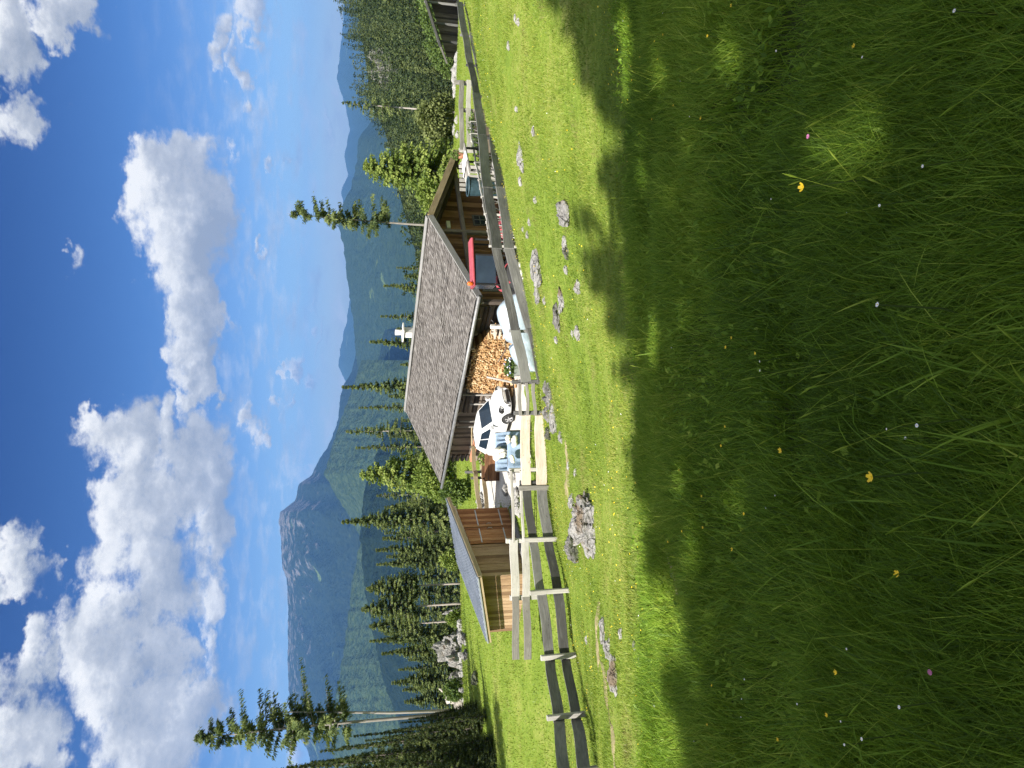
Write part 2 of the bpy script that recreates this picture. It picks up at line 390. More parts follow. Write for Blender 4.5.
# ------------------------------------------------------------------ light, camera, sky
SUNV = Vector((-.62, -.785, 0)).normalized()*math.cos(math.radians(48)) + Vector((0,0,math.sin(math.radians(48))))
su = bpy.data.lights.new('sun', 'SUN'); su.energy = 4.6; su.angle = math.radians(.53); su.color = (1., .95, .87)
so = bpy.data.objects.new('sun', su); COL.objects.link(so); so.rotation_euler = SUNV.to_track_quat('Z', 'Y').to_euler(); so.location = (0,0,80)
cam = bpy.data.cameras.new('camera'); cam.sensor_fit = 'HORIZONTAL'; cam.sensor_width = 36; cam.lens = 36*F/1024
cam.clip_start = .1; cam.clip_end = 60000
co = bpy.data.objects.new('camera', cam); COL.objects.link(co)
fwd = Vector((0, CP, -SP)); upv = Vector((0, SP, CP)); rt = Vector((1,0,0))
co.matrix_world = Matrix((( -upv.x, rt.x, -fwd.x, 0), (-upv.y, rt.y, -fwd.y, 0), (-upv.z, rt.z, -fwd.z, 0), (0,0,0,1)))
scene.camera = co

# clouds of the sky: (x, y, half extent up-down, half extent sideways, strength) seen from the meadow
CLOUDS = [(150,195,22,40,0.8),(182,185,44,46,1.0),(180,240,40,55,1.0),(190,320,26,62,1.1),(203,380,15,40,0.9),(118,438,30,34,0.85),(168,440,22,40,0.85),(195,470,34,56,0.95),
 (140,498,42,52,0.95),(104,545,26,34,0.65),(212,520,22,50,0.85),(148,575,40,50,0.95),(112,610,22,32,0.75),(64,612,13,26,0.55),(82,645,24,40,0.9),(118,668,36,52,1.1),
 (160,660,24,36,0.8),(150,735,44,54,1.1),(205,650,12,40,0.6),(208,590,16,30,0.6),(196,705,22,36,0.8),(8,565,22,30,0.8),(30,575,14,20,0.5),(34,655,16,30,0.75),
 (14,690,16,34,0.7),(18,745,34,44,0.85),(8,20,22,42,0.95),(70,6,26,26,0.95),(14,108,20,28,0.75),(60,252,9,14,0.35),(226,42,11,26,0.55),(247,72,9,30,0.6),
 (255,8,16,26,0.8),(258,430,9,14,0.5),(289,640,4,9,0.6),(296,752,12,22,0.7),(258,245,6,12,0.55),(268,258,5,10,0.55),(262,283,6,14,0.5),(308,318,4,20,0.45),
 (296,370,5,22,0.6),(306,392,4,14,0.55),(288,408,4,10,0.55),(270,437,7,14,0.65),(245,418,9,18,0.6),(318,350,3,30,0.45),(238,168,7,14,0.4),(275,165,5,10,0.45),
 (252,118,8,14,0.5),(322,130,3,40,0.4),(302,470,10,20,0.4)]
def make_world():
    t = NT('World', True); scene.world = t.id
    vec = t.n('ShaderNodeNewGeometry').outputs['Incoming']
    vec = t.n('ShaderNodeTexCoord').outputs['Generated']
    sp = t.n('ShaderNodeSeparateXYZ', {0: vec})
    az = t.math('ARCTAN2', sp.outputs[0], sp.outputs[1]); el = t.math('ARCSINE', sp.outputs[2])
    uv = t.n('ShaderNodeCombineXYZ', {0: az, 1: el}).outputs[0]
    st = t.scale(uv, (1., 1.5, 1.))
    w1 = t.noise(st, 9, 5, .62, col=True); w2 = t.noise(st, 34, 4, .65, col=True)
    def warp(base, n, k):
        d = t.n('ShaderNodeVectorMath', {0: n, 1: (.5,.5,.5)}, operation='SUBTRACT').outputs[0]
        return t.n('ShaderNodeVectorMath', {0: d, 1: (k, k*.75, 0), 2: base}, operation='MULTIPLY_ADD').outputs[0]
    q = warp(warp(uv, w1, .17), w2, .045)
    dens = None; rel = None
    for (px, py, rx, ry, s) in CLOUDS:
        v = ray(px, py).normalized(); a = math.atan2(v.x, v.y); e = math.asin(v.z)
        k = math.cos(math.atan2(384-py, F))
        fx, fy = F/(ry*k*1.2), F/(rx*1.2)
        off = (-a*fx, -e*fy, 0) if dens is None else t.n('ShaderNodeCombineXYZ', {0: -a*fx, 1: -e*fy, 2: t.math('MINIMUM', dens, 0.)}).outputs[0]
        d = t.n('ShaderNodeVectorMath', {0: q, 1: (fx, fy, 0), 2: off}, operation='MULTIPLY_ADD').outputs[0]
        dd = t.n('ShaderNodeVectorMath', {0: d, 1: d}, operation='DOT_PRODUCT').outputs['Value']
        w = t.math('MULTIPLY', t.math('SUBTRACT', 1., dd, clamp=True), s)
        y = t.n('ShaderNodeSeparateXYZ', {0: d}).outputs[1]
        dens = w if dens is None else t.math('MAXIMUM', dens, w)
        rel = t.math('MULTIPLY', w, y) if rel is None else t.math('MULTIPLY_ADD', w, y, rel)
    n1 = t.noise(st, 16, 7, .66); n2 = t.noise(st, 7, 4, .55)
    dn = t.math('ADD', dens, t.math('MULTIPLY', t.math('SUBTRACT', n1, .5), t.math('MINIMUM', t.math('MULTIPLY', dens, 4.), 2.1)))
    cov = t.n('ShaderNodeMapRange', {0: dn, 1: .06, 2: .64}, interpolation_type='SMOOTHSTEP').outputs[0]
    # thin high veil and small fair-weather puffs
    puff = t.noise(t.scale(uv, (5, 17, 1)), 3.4, 6, .62)
    low = t.n('ShaderNodeMapRange', {0: el, 1: .24, 2: .03}, interpolation_type='SMOOTHSTEP').outputs[0]
    pf = t.n('ShaderNodeMapRange', {0: puff, 1: .47, 2: .68}).outputs[0]
    veil = t.math('MULTIPLY', t.math('MULTIPLY', pf, low), .7)
    thick = t.n('ShaderNodeMapRange', {0: dn, 1: .25, 2: 1.2}).outputs[0]
    relh = t.math('DIVIDE', rel, t.math('ADD', dens, .12))
    lit = t.math('ADD', t.math('MULTIPLY', relh, .75), t.math('MULTIPLY', t.math('SUBTRACT', n1, .5), 2.6))
    lit = t.math('ADD', t.math('SUBTRACT', lit, t.math('MULTIPLY', thick, .34)), t.math('MULTIPLY', t.math('SUBTRACT', n2, .5), .9))
    cc = t.ramp(t.n('ShaderNodeMapRange', {0: lit, 1: -.62, 2: .48}).outputs[0], [(0, (.36,.41,.50)), (.4, (.55,.59,.66)), (.72, (.84,.86,.89)), (1, (1,1,1))])
    sky = t.n('ShaderNodeTexSky', sky_type='NISHITA', sun_disc=False, sun_elevation=math.radians(48), sun_rotation=math.atan2(SUNV.x, SUNV.y),
              altitude=1300., air_density=1., dust_density=.4, ozone_density=3.2).outputs[0]
    SK = .05
    tint = t.ramp(t.math('DIVIDE', el, .9), SKYT)
    bs = t.n('ShaderNodeBackground', {'Color': t.mix(1., sky, tint, 'MULTIPLY'), 'Strength': SK})
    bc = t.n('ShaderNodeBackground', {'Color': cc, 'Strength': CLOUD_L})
    # unseen broken cloud, added outside the view to brighten the shaded foreground
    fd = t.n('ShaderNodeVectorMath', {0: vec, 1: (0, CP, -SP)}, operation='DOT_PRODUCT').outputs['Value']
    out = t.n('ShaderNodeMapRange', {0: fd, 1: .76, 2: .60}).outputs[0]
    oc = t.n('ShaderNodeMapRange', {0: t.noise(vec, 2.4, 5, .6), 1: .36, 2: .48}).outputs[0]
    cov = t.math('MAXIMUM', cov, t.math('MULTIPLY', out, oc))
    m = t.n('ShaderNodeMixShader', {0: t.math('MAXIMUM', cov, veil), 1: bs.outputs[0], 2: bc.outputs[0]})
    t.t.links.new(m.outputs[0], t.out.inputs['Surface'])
    t.id.cycles.sampling_method = 'MANUAL'; t.id.cycles.sample_map_resolution = 1024
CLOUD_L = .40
SKYT = [(0,(.70,.80,.97)),(.25,(.33,.53,.82)),(.6,(.01,.115,.43)),(1,(.01,.10,.40))]
make_world()
vs = scene.view_settings; vs.view_transform = 'Standard'; vs.look = 'None'; vs.gamma = 1.; vs.use_curve_mapping = False; vs.exposure = 1.35
cy = scene.cycles
cy.use_denoising = True; cy.denoising_prefilter = 'NONE'; cy.max_bounces = 5; cy.diffuse_bounces = 2; cy.glossy_bounces = 2; cy.transmission_bounces = 3; cy.volume_bounces = 0
cy.transparent_max_bounces = 6; cy.use_adaptive_sampling = True; cy.adaptive_threshold = .02; cy.caustics_reflective = False; cy.caustics_refractive = False
cy.sample_clamp_indirect = 4.

# ------------------------------------------------------------------ ground sheet out to the horizon
def make_ground():
    n = 300; R = 16500.; k = 10.2
    u = np.linspace(-1, 1, n); s = np.sinh(k*u)/np.sinh(k)*R
    X, Y = np.meshgrid(s, s, indexing='ij'); Y = Y + 14.
    Z = ground(X, Y)
    V = np.column_stack([X.ravel(), Y.ravel(), Z.ravel()])
    i = np.arange(n*n).reshape(n, n)
    f = np.stack([i[:-1,:-1], i[1:,:-1], i[1:,1:], i[:-1,1:]], -1).reshape(-1, 4)
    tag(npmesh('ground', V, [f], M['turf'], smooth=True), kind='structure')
make_ground()

def ridge(name, pts, D0, D1, zb, amp, nsc, mat, seed, shape=1.15, back=1.5, jag=0., nx=300, ny=90, ycurve=.06):
    """a mountain range: crest line, long wooded flank towards the valley, far side"""
    pts = sorted(pts); py = np.linspace(pts[0][0], pts[-1][0], nx)
    px = np.interp(py, [p[0] for p in pts], [p[1] for p in pts])
    C = np.array([P(a, b, D1) for a, b in zip(px, py)])
    ang = C[:,0]/C[:,1]
    t = np.concatenate([np.linspace(0, 1, ny), np.linspace(1, back, 14)[1:]])
    wob = 1 + ycurve*(fbm(ang*7+3, ang*0+seed, 4, seed)-.5)*2
    V = np.zeros((nx, len(t), 3))
    yc = D1*wob
    zc = C[:,2]*wob + jag*(fbm(ang*160, ang*0+9, 4, seed+5)-.5)
    for j, tt in enumerate(t):
        y = D0 + (yc-D0)*tt; x = ang*y
        if tt <= 1: s = tt**shape
        else: s = 1-((tt-1)/(back-1))**1.3*.9
        z = zb + (zc-zb)*s
        env = (4*min(tt,1)*(1-min(tt,1)))**.8 if tt <= 1 else .3*(tt-1)
        nz = fbm(x/nsc, y/nsc*.6, 6, seed, True)-.55
        z = z + amp*env*nz
        if tt <= 1: z = np.minimum(z, zb+(zc-zb)*min(1., tt+.02)+0*z)
        V[:,j] = np.column_stack([x, y, z])
    i = np.arange(nx*len(t)).reshape(nx, len(t))
    f = np.stack([i[:-1,:-1], i[:-1,1:], i[1:,1:], i[1:,:-1]], -1).reshape(-1, 4)
    return tag(npmesh(name, V.reshape(-1, 3), [f], mat, smooth=True), kind='structure')
# crest lines as (y, x) of the picture
ridge('far_mountains', [(-260,352),(-120,346),(-40,340),(8,344),(40,341),(78,337),(105,345),(129,350),(156,344),(176,348),(191,341),(230,347),(290,351),(320,347),(345,341),(366,338),(384,347),(410,352),(500,355)],
      9500, 13500, -380, 420, 2600, M['wooded'], 3, jag=40)
ridge('valley_mountains', [(-200,430),(60,400),(110,378),(121,371),(137,359),(160,357),(187,351),(207,342),(225,338.5),(250,344),(285,348),(320,353),(360,357),(400,362),(470,372),(540,380)],
      3600, 6200, -385, 240, 1300, M['wooded'], 11, jag=22)
ridge('massif', [(330,360),(372,352),(384,344),(396,340),(408,339.5),(425,337),(449,327),(458,320),(476,311),(484,299),(501,295),(512,280),(520,279),(568,283),(580,287),(600,288),(640,288),(667,287.5),(690,289),(735,297),(748,307),(775,313),(830,335),(900,330),(1000,345)],
      3300, 7200, -385, 520, 1500, M['massif'], 23, shape=1.35, jag=16, nx=420, ny=130, ycurve=.03)
ridge('foothill', [(360,362),(400,348),(433,336),(455,330),(474,324),(490,333),(510,345),(525,354),(545,364),(575,378),(600,390)],
      2500, 4300, -385, 160, 700, M['foothill'], 31, jag=12)
ridge('wooded_foothill', [(500,380),(530,366),(552,358),(584,352),(612,349),(640,345),(668,341),(693,336),(720,333),(760,334),(810,340),(900,350)],
      2000, 3500, -385, 150, 600, M['foothill'], 41, jag=14)
ridge('dark_foothill', [(420,392),(455,376),(476,368),(492,363),(509,362),(535,360),(560,362),(590,365),(640,374),(690,386),(720,398),(768,415),(850,430)],
      1400, 2500, -380, 130, 420, M['hill_dark'], 51, jag=12)

def make_haze():
    m = NT('haze'); v = m.n('ShaderNodeVolumePrincipled', {'Color': (.17,.42,.95,1), 'Density': HAZE, 'Anisotropy': .2})
    m.t.links.new(v.outputs[0], m.out.inputs['Volume'])
    b = MB(); x = 17500
    b.add([(a, c, d) for d in (-470, 700) for a, c in ((-x,-x),(x,-x),(x,x),(-x,x))], [(3,2,1,0),(4,5,6,7),(0,1,5,4),(1,2,6,5),(2,3,7,6),(3,0,4,7)])
    o = b.build('haze', m.id); tag(o, kind='stuff'); return o
HAZE = 6.8e-5
make_haze()

# ------------------------------------------------------------------ trees
def quads_from(c, ax, sd, L, W):
    """diamond shaped sprays: centre line from c along ax, length L, half-width W along sd"""
    a = c; b = c+ax*L[:,None]*.45+sd*W[:,None]; d = c+ax*L[:,None]; e = c+ax*L[:,None]*.45-sd*W[:,None]
    n = len(c); V = np.stack([a, b, d, e], 1).reshape(-1, 3)
    return V, np.arange(n*4).reshape(n, 4)
def nrm(v): return v/np.maximum(np.linalg.norm(v, axis=-1, keepdims=True), 1e-9)
def spruce_arrays(h, rad, bare=.08, seed=0, whorls=26, nb=7, st=5, spray=.55, droop=.35, wind=(0,0), gaps=0., power=.85, fan=3, scatter=.22, lenv=(.62,1.12), wr=(.2,.34), hang=(.15,.75)):
    r = np.random.default_rng(seed); C = []; A = []; S = []; Ls = []; Ws = []; var = []; limbs = []
    for i in range(whorls):
        t = (i+r.uniform(-.3,.3))/(whorls-1); t = min(max(t, 0), 1)
        z = h*(bare + (1-bare)*t*.985)
        prof = rad*max((1-t)**power, .035)*min(1, .55+t*4)
        for k in range(max(3, int(nb*(.6+.4*(1-t))))):
            if r.random() < gaps: continue
            a = r.uniform(0, 2*math.pi); L = prof*r.uniform(*lenv)
            d = np.array([math.cos(a), math.sin(a), 0.])
            if wind != (0,0):
                w = np.array([wind[0], wind[1], 0.]); L *= max(.25, 1+.75*float(d@w)); d = nrm(d+w*.35)
            tv = r.uniform(0, .95)
            pts = []; zj = z + r.uniform(-.7, .7)*h*(1-bare)/whorls*(1 if t < .93 else .2)
            dr = droop*r.uniform(.6, 1.3)*(1-t*.8)
            for s in np.linspace(.18 if L > .6 else .0, 1, st):
                p = d*L*s + np.array([0, 0, zj + L*(.16*s*t - dr*s + .30*dr*s*s*1.4)]); pts.append(p)
                side = np.array([-d[1], d[0], 0.])
                for q in range(fan):
                    sg = (-1, 1, 0)[q % 3]
                    ax = nrm(d*r.uniform(.3, 1.) + side*sg*r.uniform(.5, 1.1) + np.array([0,0,-r.uniform(*hang)]))
                    up = nrm(np.cross(ax, d+r.normal(0, .5, 3)))
                    C.append(p+r.normal(0, scatter, 3)*spray*np.array([1,1,.7])); A.append(ax); S.append(up)
                    l = spray*r.uniform(.6, 1.25)*(1-.35*s)*(.5+.5*min(1, L/1.2)); Ls.append(l); Ws.append(l*r.uniform(*wr)); var.append(np.clip(tv+r.normal(0,.16)+.12*s, 0, 1))
            limbs.append((np.array([0,0,z]), pts[-1]*.8+np.array([0,0,z])*.2))
    V, f = quads_from(np.array(C), np.array(A), np.array(S), np.array(Ls), np.array(Ws))
    return V, f, np.array(var), limbs
def make_spruce(name, label, loc, h, rad, mat, seed, bark='bark', tr=.012, cat='tree', group=None, lean=(0,0), branches=True, **kw):
    root = empty(name, loc, label, cat, group)
    V, f, var, limbs = spruce_arrays(h, rad, seed=seed, **kw)
    L = np.array([lean[0], lean[1], 0.]); V = V + L*(V[:,2:3]/h)**2*h
    loc = np.array(loc); npmesh('crown', V+loc, [f], M[mat], root, var)
    b = MB(); r0 = max(.05, h*tr)
    pts = [Vector(loc)+Vector((lean[0]*h*s*s, lean[1]*h*s*s, h*s-.4*(s == 0))) for s in (0,.12,.3,.5,.7,.88,1)]
    b.tube(pts, [r0*1.35, r0, r0*.85, r0*.66, r0*.43, r0*.2, r0*.05], 9)
    if branches:
        for i, (a, c) in enumerate(limbs):
            if i % 2 == 0: b.tube([Vector(a+loc+L*(a[2]/h)**2*h), Vector(c+loc+L*(c[2]/h)**2*h)], [r0*.16, r0*.04], 4, cap=False)
        rr = random.Random(seed)
        for i in range(int(kw.get('bare', .08)*40)):      # dead stubs on the bare trunk
            z = h*kw.get('bare', .08)*rr.uniform(.35, 1); a = rr.uniform(0, 6.28); l = rr.uniform(.2, .7)
            q = Vector(loc)+Vector((lean[0]*h*(z/h)**2, lean[1]*h*(z/h)**2, z)); b.tube([q, q+Vector((math.cos(a)*l, math.sin(a)*l, -.15*l))], [r0*.14, r0*.03], 4, cap=False)
    b.build('trunk', M[bark], root, True)
    return root
def bushy_arrays(lobes, n, leaf, seed):
    """leaf clumps filling a set of ellipsoid lobes (cx,cy,cz,rx,ry,rz), denser outside"""
    r = np.random.default_rng(seed); vol = np.array([l[3]*l[4]*l[5] for l in lobes])**.7; pk = r.choice(len(lobes), n, p=vol/vol.sum())
    Lb = np.array(lobes)[pk]; d = nrm(r.normal(0, 1, (n,3)))
    rr = r.uniform(.35, 1.06, n)**.6
    lump = .82+.36*vnoise(d[:,0]*2.7+pk*3.1, d[:,1]*2.7+d[:,2]*2.1, seed)
    c = Lb[:,:3] + d*Lb[:,3:]*(rr*lump)[:,None]
    ax = nrm(d*.5+r.normal(0, .7, (n,3))+np.array([0,0,-.25])); sd = nrm(np.cross(ax, r.normal(0, 1, (n,3))))
    L = leaf*r.uniform(.6, 1.4, n); V, f = quads_from(c, ax, sd, L, L*r.uniform(.28, .45, n))
    cl = vnoise(c[:,0]*1.9, c[:,1]*1.9+c[:,2]*2.3, seed+3)
    return V, f, np.clip(.2+.6*cl+r.normal(0, .14, n), 0, 1)
def make_bushy(name, label, loc, lobes, n, leaf, mat, seed, trunk_h=1.5, r0=.1, cat='tree', group=None, bark='bark', part='crown'):
    root = empty(name, loc, label, cat, group); loc = np.array(loc)
    V, f, var = bushy_arrays(lobes, n, leaf, seed); npmesh(part, V+loc, [f], M[mat], root, var)
    b = MB(); rr = random.Random(seed)
    b.tube([Vector(loc)+Vector((0,0,-.3)), Vector(loc)+Vector((rr.uniform(-.1,.1),0,trunk_h*.5)), Vector(loc)+Vector((0,0,trunk_h))], [r0*1.3, r0, r0*.7], 8)
    for l in lobes:
        q = Vector(loc)+Vector(l[:3]); b.tube([Vector(loc)+Vector((0,0,trunk_h*rr.uniform(.4,.9))), q.lerp(Vector(loc)+Vector((0,0,trunk_h)), .4)+Vector((0,0,.1)), q], [r0*.5, r0*.3, r0*.08], 5)
    b.build('trunk' if part == 'crown' else 'stem', M[bark], root, True)
    return root
def spot(py, d):
    """ground point at depth d under picture row y"""
    x = (384-py)/F*(d*CP + 0) ; 
    for _ in range(3):
        z = gz(x, d); x = (384-py)/F*(d*CP - z*SP)
    return Vector((x, d, z))
def tree_at(px, py, d, width_px, **kw):
    b = spot(py, d); top = P(px, py, d); h = top.z-b.z
    return b, h, width_px/F*d/2

# prototypes of the spruces behind the buildings; every tree is a copy at its own height
FOREST = [ # top x, top y, depth, crown width, proto, label
 (341,387,78,34,0,'tall spruce with two crown tips behind the ridge of the grey shingle roof'),
 (358,407,84,20,1,'thin pale spruce behind the far end of the hut roof'),
 (345,430,72,26,2,'slim spruce on a bare pale trunk, leaning over the lower hut roof'),
 (355,446,80,24,1,'narrow spruce just above the far eave of the hut'),
 (369,343,80,32,0,'broad spruce right behind the white chimney'),
 (380,318,88,22,1,'small spruce behind the ridge next to the chimney'),
 (383,288,84,26,0,'feathery spruce behind the middle of the hut ridge'),
 (396,270,90,18,1,'low spruce between the chimney and the lone bare-trunked tree'),
 (376,493,76,22,2,'thin spruce with a bare stem in the gap between hut and shed'),
 (341,517,70,46,3,'tallest dense spruce, rising behind the shed roof'),
 (375,546,76,34,0,'wide spruce behind the middle of the shed roof'),
 (376,560,82,28,3,'dark spruce close behind the shed, beside the wide one'),
 (366,583,74,34,4,'spruce with a tall bare grey trunk behind the low end of the shed'),
 (361,603,73,38,4,'tallest of the bare-trunked spruces above the broken rocks'),
 (369,620,80,32,4,'spruce standing behind the pale outcrop with a bare stem'),
 (369,634,72,30,3,'pointed conical spruce beside the pale outcrop'),
 (381,647,76,32,0,'shorter conical spruce past the pale outcrop'),
 (391,676,74,40,3,'bushy spruce at the edge of the dark valley, beside the twin-trunk tree'),
 (398,664,86,26,0,'hazy green spruce low at the forest end behind the root plate'),
 (404,696,82,40,3,'wide low spruce seen through the twin trunks'),
 (384,530,92,26,1,'half hidden spruce filling the gap behind the shed'),
 (388,575,95,26,0,'half hidden spruce between the bare trunks'),
 (390,610,96,30,3,'dark spruce deep in the stand of bare trunks'),
 (400,455,98,26,0,'half hidden spruce behind the larch'),
 (400,365,98,26,3,'half hidden spruce between the chimney and the double-tipped spruce'),
 (402,420,96,26,0,'half hidden spruce over the far half of the ridge'),
 (412,246,96,22,3,'dark low spruce behind the gable peak'),
 (408,655,98,28,3,'half hidden spruce behind the conical spruces'),
 (396,502,96,24,3,'half hidden spruce behind the thin bare-stemmed one'),
 (386,462,104,34,3,'half hidden spruce deep behind the larch and the thin spruces'),
 (390,483,108,34,0,'half hidden spruce deep behind the hut-side gap'),
 (384,505,106,34,3,'half hidden spruce deep behind the tallest spruce, on the hut side'),
 (382,535,108,36,0,'half hidden spruce deep behind the tallest spruce, away from the hut'),
 (386,553,106,34,3,'half hidden spruce deep behind the wide spruce over the shed'),
 (380,592,108,36,0,'half hidden spruce deep among the bare trunks, nearer the shed'),
 (384,628,106,34,3,'half hidden spruce deep among the bare trunks, nearer the outcrop'),
 (398,645,108,36,0,'half hidden spruce deep behind the two conical spruces'),
 (402,684,106,34,3,'half hidden spruce deep behind the twin trunks'),
 (392,435,106,32,0,'half hidden spruce deep behind the lower hut roof'),
 (388,396,106,32,3,'half hidden spruce deep behind the ridge, away from the chimney'),
 (396,330,104,30,0,'half hidden spruce deep behind the chimney'),
 (404,278,104,30,3,'half hidden spruce deep behind the middle of the ridge'),
]
PROTO = {}
PSPEC = {0: dict(h=13., rad=2.6, seed=101, whorls=40, nb=10, st=9, spray=.32, fan=6, droop=.40, bare=.05, power=1.0, lenv=(.5,1.15)),
 1: dict(h=13., rad=1.7, seed=102, whorls=38, nb=8, st=7, spray=.28, fan=6, power=1., lenv=(.5,1.2), droop=.45, bare=.10, gaps=.1),
 2: dict(h=13., rad=1.9, seed=103, whorls=30, nb=7, st=7, spray=.28, fan=6, lenv=(.4,1.2), droop=.30, bare=.42, gaps=.1, bark='pale_bark', tr=.009),
 3: dict(h=13., rad=3.0, seed=104, whorls=44, nb=11, st=10, spray=.34, fan=6, droop=.38, bare=.04, power=.95, lenv=(.5,1.15)),
 4: dict(h=13., rad=2.5, seed=105, whorls=34, nb=10, st=9, spray=.32, fan=6, droop=.30, lenv=(.5,1.15), bare=.52, bark='pale_bark', tr=.011, power=.7)}
for k, (px, py, d, w, pr, lab) in enumerate(FOREST):
    b, h, r = tree_at(px, py, d, w)
    if pr not in PROTO:
        sp_ = dict(PSPEC[pr]); PROTO[pr] = make_spruce('spruce', lab, b, mat='spruce', **sp_); o = PROTO[pr]
    else: o = copy_tree(PROTO[pr], b, rz=random.uniform(0, 6.28))
    s = h/13.; rs = r/PSPEC[pr]['rad']; o.scale = (max(rs*1.12, .60*s), max(rs*1.12, .60*s), s)
    tag(o, lab, 'spruce', 'spruces behind the hut and shed')
# larch, lone trees, near dark stand
b, h, r = tree_at(359, 472, 62, 46)
make_spruce('larch', 'bright yellow-green larch rising between the hut and the shed', b, h, 2.5, 'larch', 201, whorls=32, nb=10, st=9, spray=.38, fan=4, droop=.30, bare=.05, power=.55)
b, h, r = tree_at(287, 227, 66, 40)
make_spruce('lone_spruce', 'lone windswept spruce with a long bare trunk above the gable peak', b, h, 2.3, 'spruce', 202, bark='twin_bark', tr=.0075, wr=(.09,.17), hang=(.2,1.3), whorls=30, nb=5, st=11, spray=.42, fan=9, scatter=.25, lenv=(.25,1.3), droop=-.1, bare=.44, gaps=.2, power=.55, wind=(.55,-.2), lean=(.03,0), cat='spruce')
b, h, r = tree_at(342, 113, 118, 30)
make_spruce('lone_spruce', 'small sparse spruce with a thin bare trunk standing out above the wooded hill', b, h, 2.0, 'spruce', 203, bark='pale_bark', tr=.009, whorls=17, nb=6, st=8, spray=.42, fan=4, droop=.1, bare=.62, gaps=.2, wind=(-.3,0), cat='spruce')
def twin():
    b, h, r = tree_at(194, 712, 58, 110)
    root = empty('twin_trunk_spruce', b, 'tall sparse spruce on two close bare pale trunks in front of the cliffs', 'spruce')
    V, f, var, limbs = spruce_arrays(h, 3.3, seed=211, wr=(.09,.17), hang=(.2,1.3), whorls=36, nb=5, st=14, spray=.46, droop=-.28, bare=.46, gaps=.2, power=.55, wind=(.5,-.1), fan=8, scatter=.22, lenv=(.2,1.35))
    V2, f2, var2, limbs2 = spruce_arrays(h*.74, 2.4, seed=212, wr=(.09,.17), hang=(.2,1.3), whorls=14, nb=4, st=13, spray=.50, droop=-.25, bare=.62, gaps=.3, power=.6, wind=(.6,0), fan=8, scatter=.22, lenv=(.2,1.3))
    V2[:,0] += V2[:,2]/h*1.3+.05
    lo = np.array(b); npmesh('crown', np.concatenate([V, V2])+lo, [np.concatenate([f, f2+len(V)])], M['spruce'], root, np.concatenate([var, var2]))
    m = MB(); m.tube([b+Vector((0,0,-.4)), b+Vector((.05,0,h*.3)), b+Vector((.12,0,h*.6)), b+Vector((0,0,h))], [.15,.12,.085,.02], 10)
    for i, (a, c) in enumerate(limbs): m.tube([Vector(a)+b, Vector(c)+b], [.035, .008], 4, cap=False)
    m.build('trunk', M['twin_bark'], root, True)
    m = MB(); m.tube([b+Vector((.2,-.1,-.4)), b+Vector((.55,-.1,h*.3)), b+Vector((1.05,0,h*.55)), b+Vector((1.4,0,h*.74))], [.13,.10,.065,.02], 10)
    for i, (a, c) in enumerate(limbs2): k = Vector((a[2]/h*1.3+.05,0,0)); m.tube([Vector(a)+b+k, Vector(c)+b+k], [.03, .008], 4, cap=False)
    m.build('trunk', M['twin_bark'], root, True)
twin()
NEAR = [(234,774,40,110),(243,759,43,80),(262,750,45,74),(285,748,47,66),(302,765,38,90),(309,745,42,56),(318,735,41,50),(340,733,40,48),(352,724,42,46),(364,729,40,44),(381,727,39,42),(391,722,41,40),
        (399,715,40,38),(408,713,43,32),(421,719,39,32),(435,709,41,26),(459,716,38,22),(345,755,36,70),(380,764,35,70),(410,748,36,56),(440,740,36,44),(455,760,35,50)]
NLAB = ['tallest dark spruce at the corner of the frame, top against the sky','dark spruce with a ragged top against the cloud, second tallest of the near stand','near dark spruce with bare twigs at its top against the white cloud',
 'dark spruce whose top stands before the blue peak','broad dark spruce in front of the tallest ones','dark spruce just right of the white cloud','dark spruce tip before the blue slope','slender dark spruce tip in the middle of the near stand',
 'dark spruce tip with a yellowish lit side','narrow dark spruce beside the twin trunks','dark spruce just below the bare twin trunks','short dark spruce next to the twin trunk foot','dark spruce standing against the twin trunk foot',
 'small dark spruce touching the twin trunks','small dark spruce before the grey root plate','smallest but one dark spruce, by the pale rocks','smallest dark spruce, in front of the root plate',
 'wide dark spruce in the front row with lit branch tips','wide dark spruce at the frame edge, front row','front row dark spruce in the middle of the near stand','low front row dark spruce nearest the pale rocks','low front row dark spruce at the frame edge above the shaded grass']
np0 = None; np1 = None
for k, (px, py, d, w) in enumerate(NEAR):
    b, h, r = tree_at(px, py, d, w)
    if k == 0: o = np0 = make_spruce('young_spruce', NLAB[k], b, 12., 2.6, 'spruce_dark', 301, whorls=46, nb=11, st=9, spray=.30, fan=4, droop=.22, bare=.02, power=1.55, wr=(.14,.25))
    elif k == 1: o = np1 = make_spruce('young_spruce', NLAB[k], b, 12., 2.4, 'spruce_dark', 302, whorls=40, nb=10, st=9, spray=.30, fan=4, droop=.1, bare=.02, power=1.6, gaps=.08, wr=(.14,.25))
    else: o = copy_tree(np0 if k % 2 else np1, b, rz=random.uniform(0, 6.28))
    s = h/12.; rs = max(r*.66/2.5, .30*s, .28); o.scale = (rs, rs, s)
    tag(o, NLAB[k], 'spruce', 'dark spruces at the edge of the field')
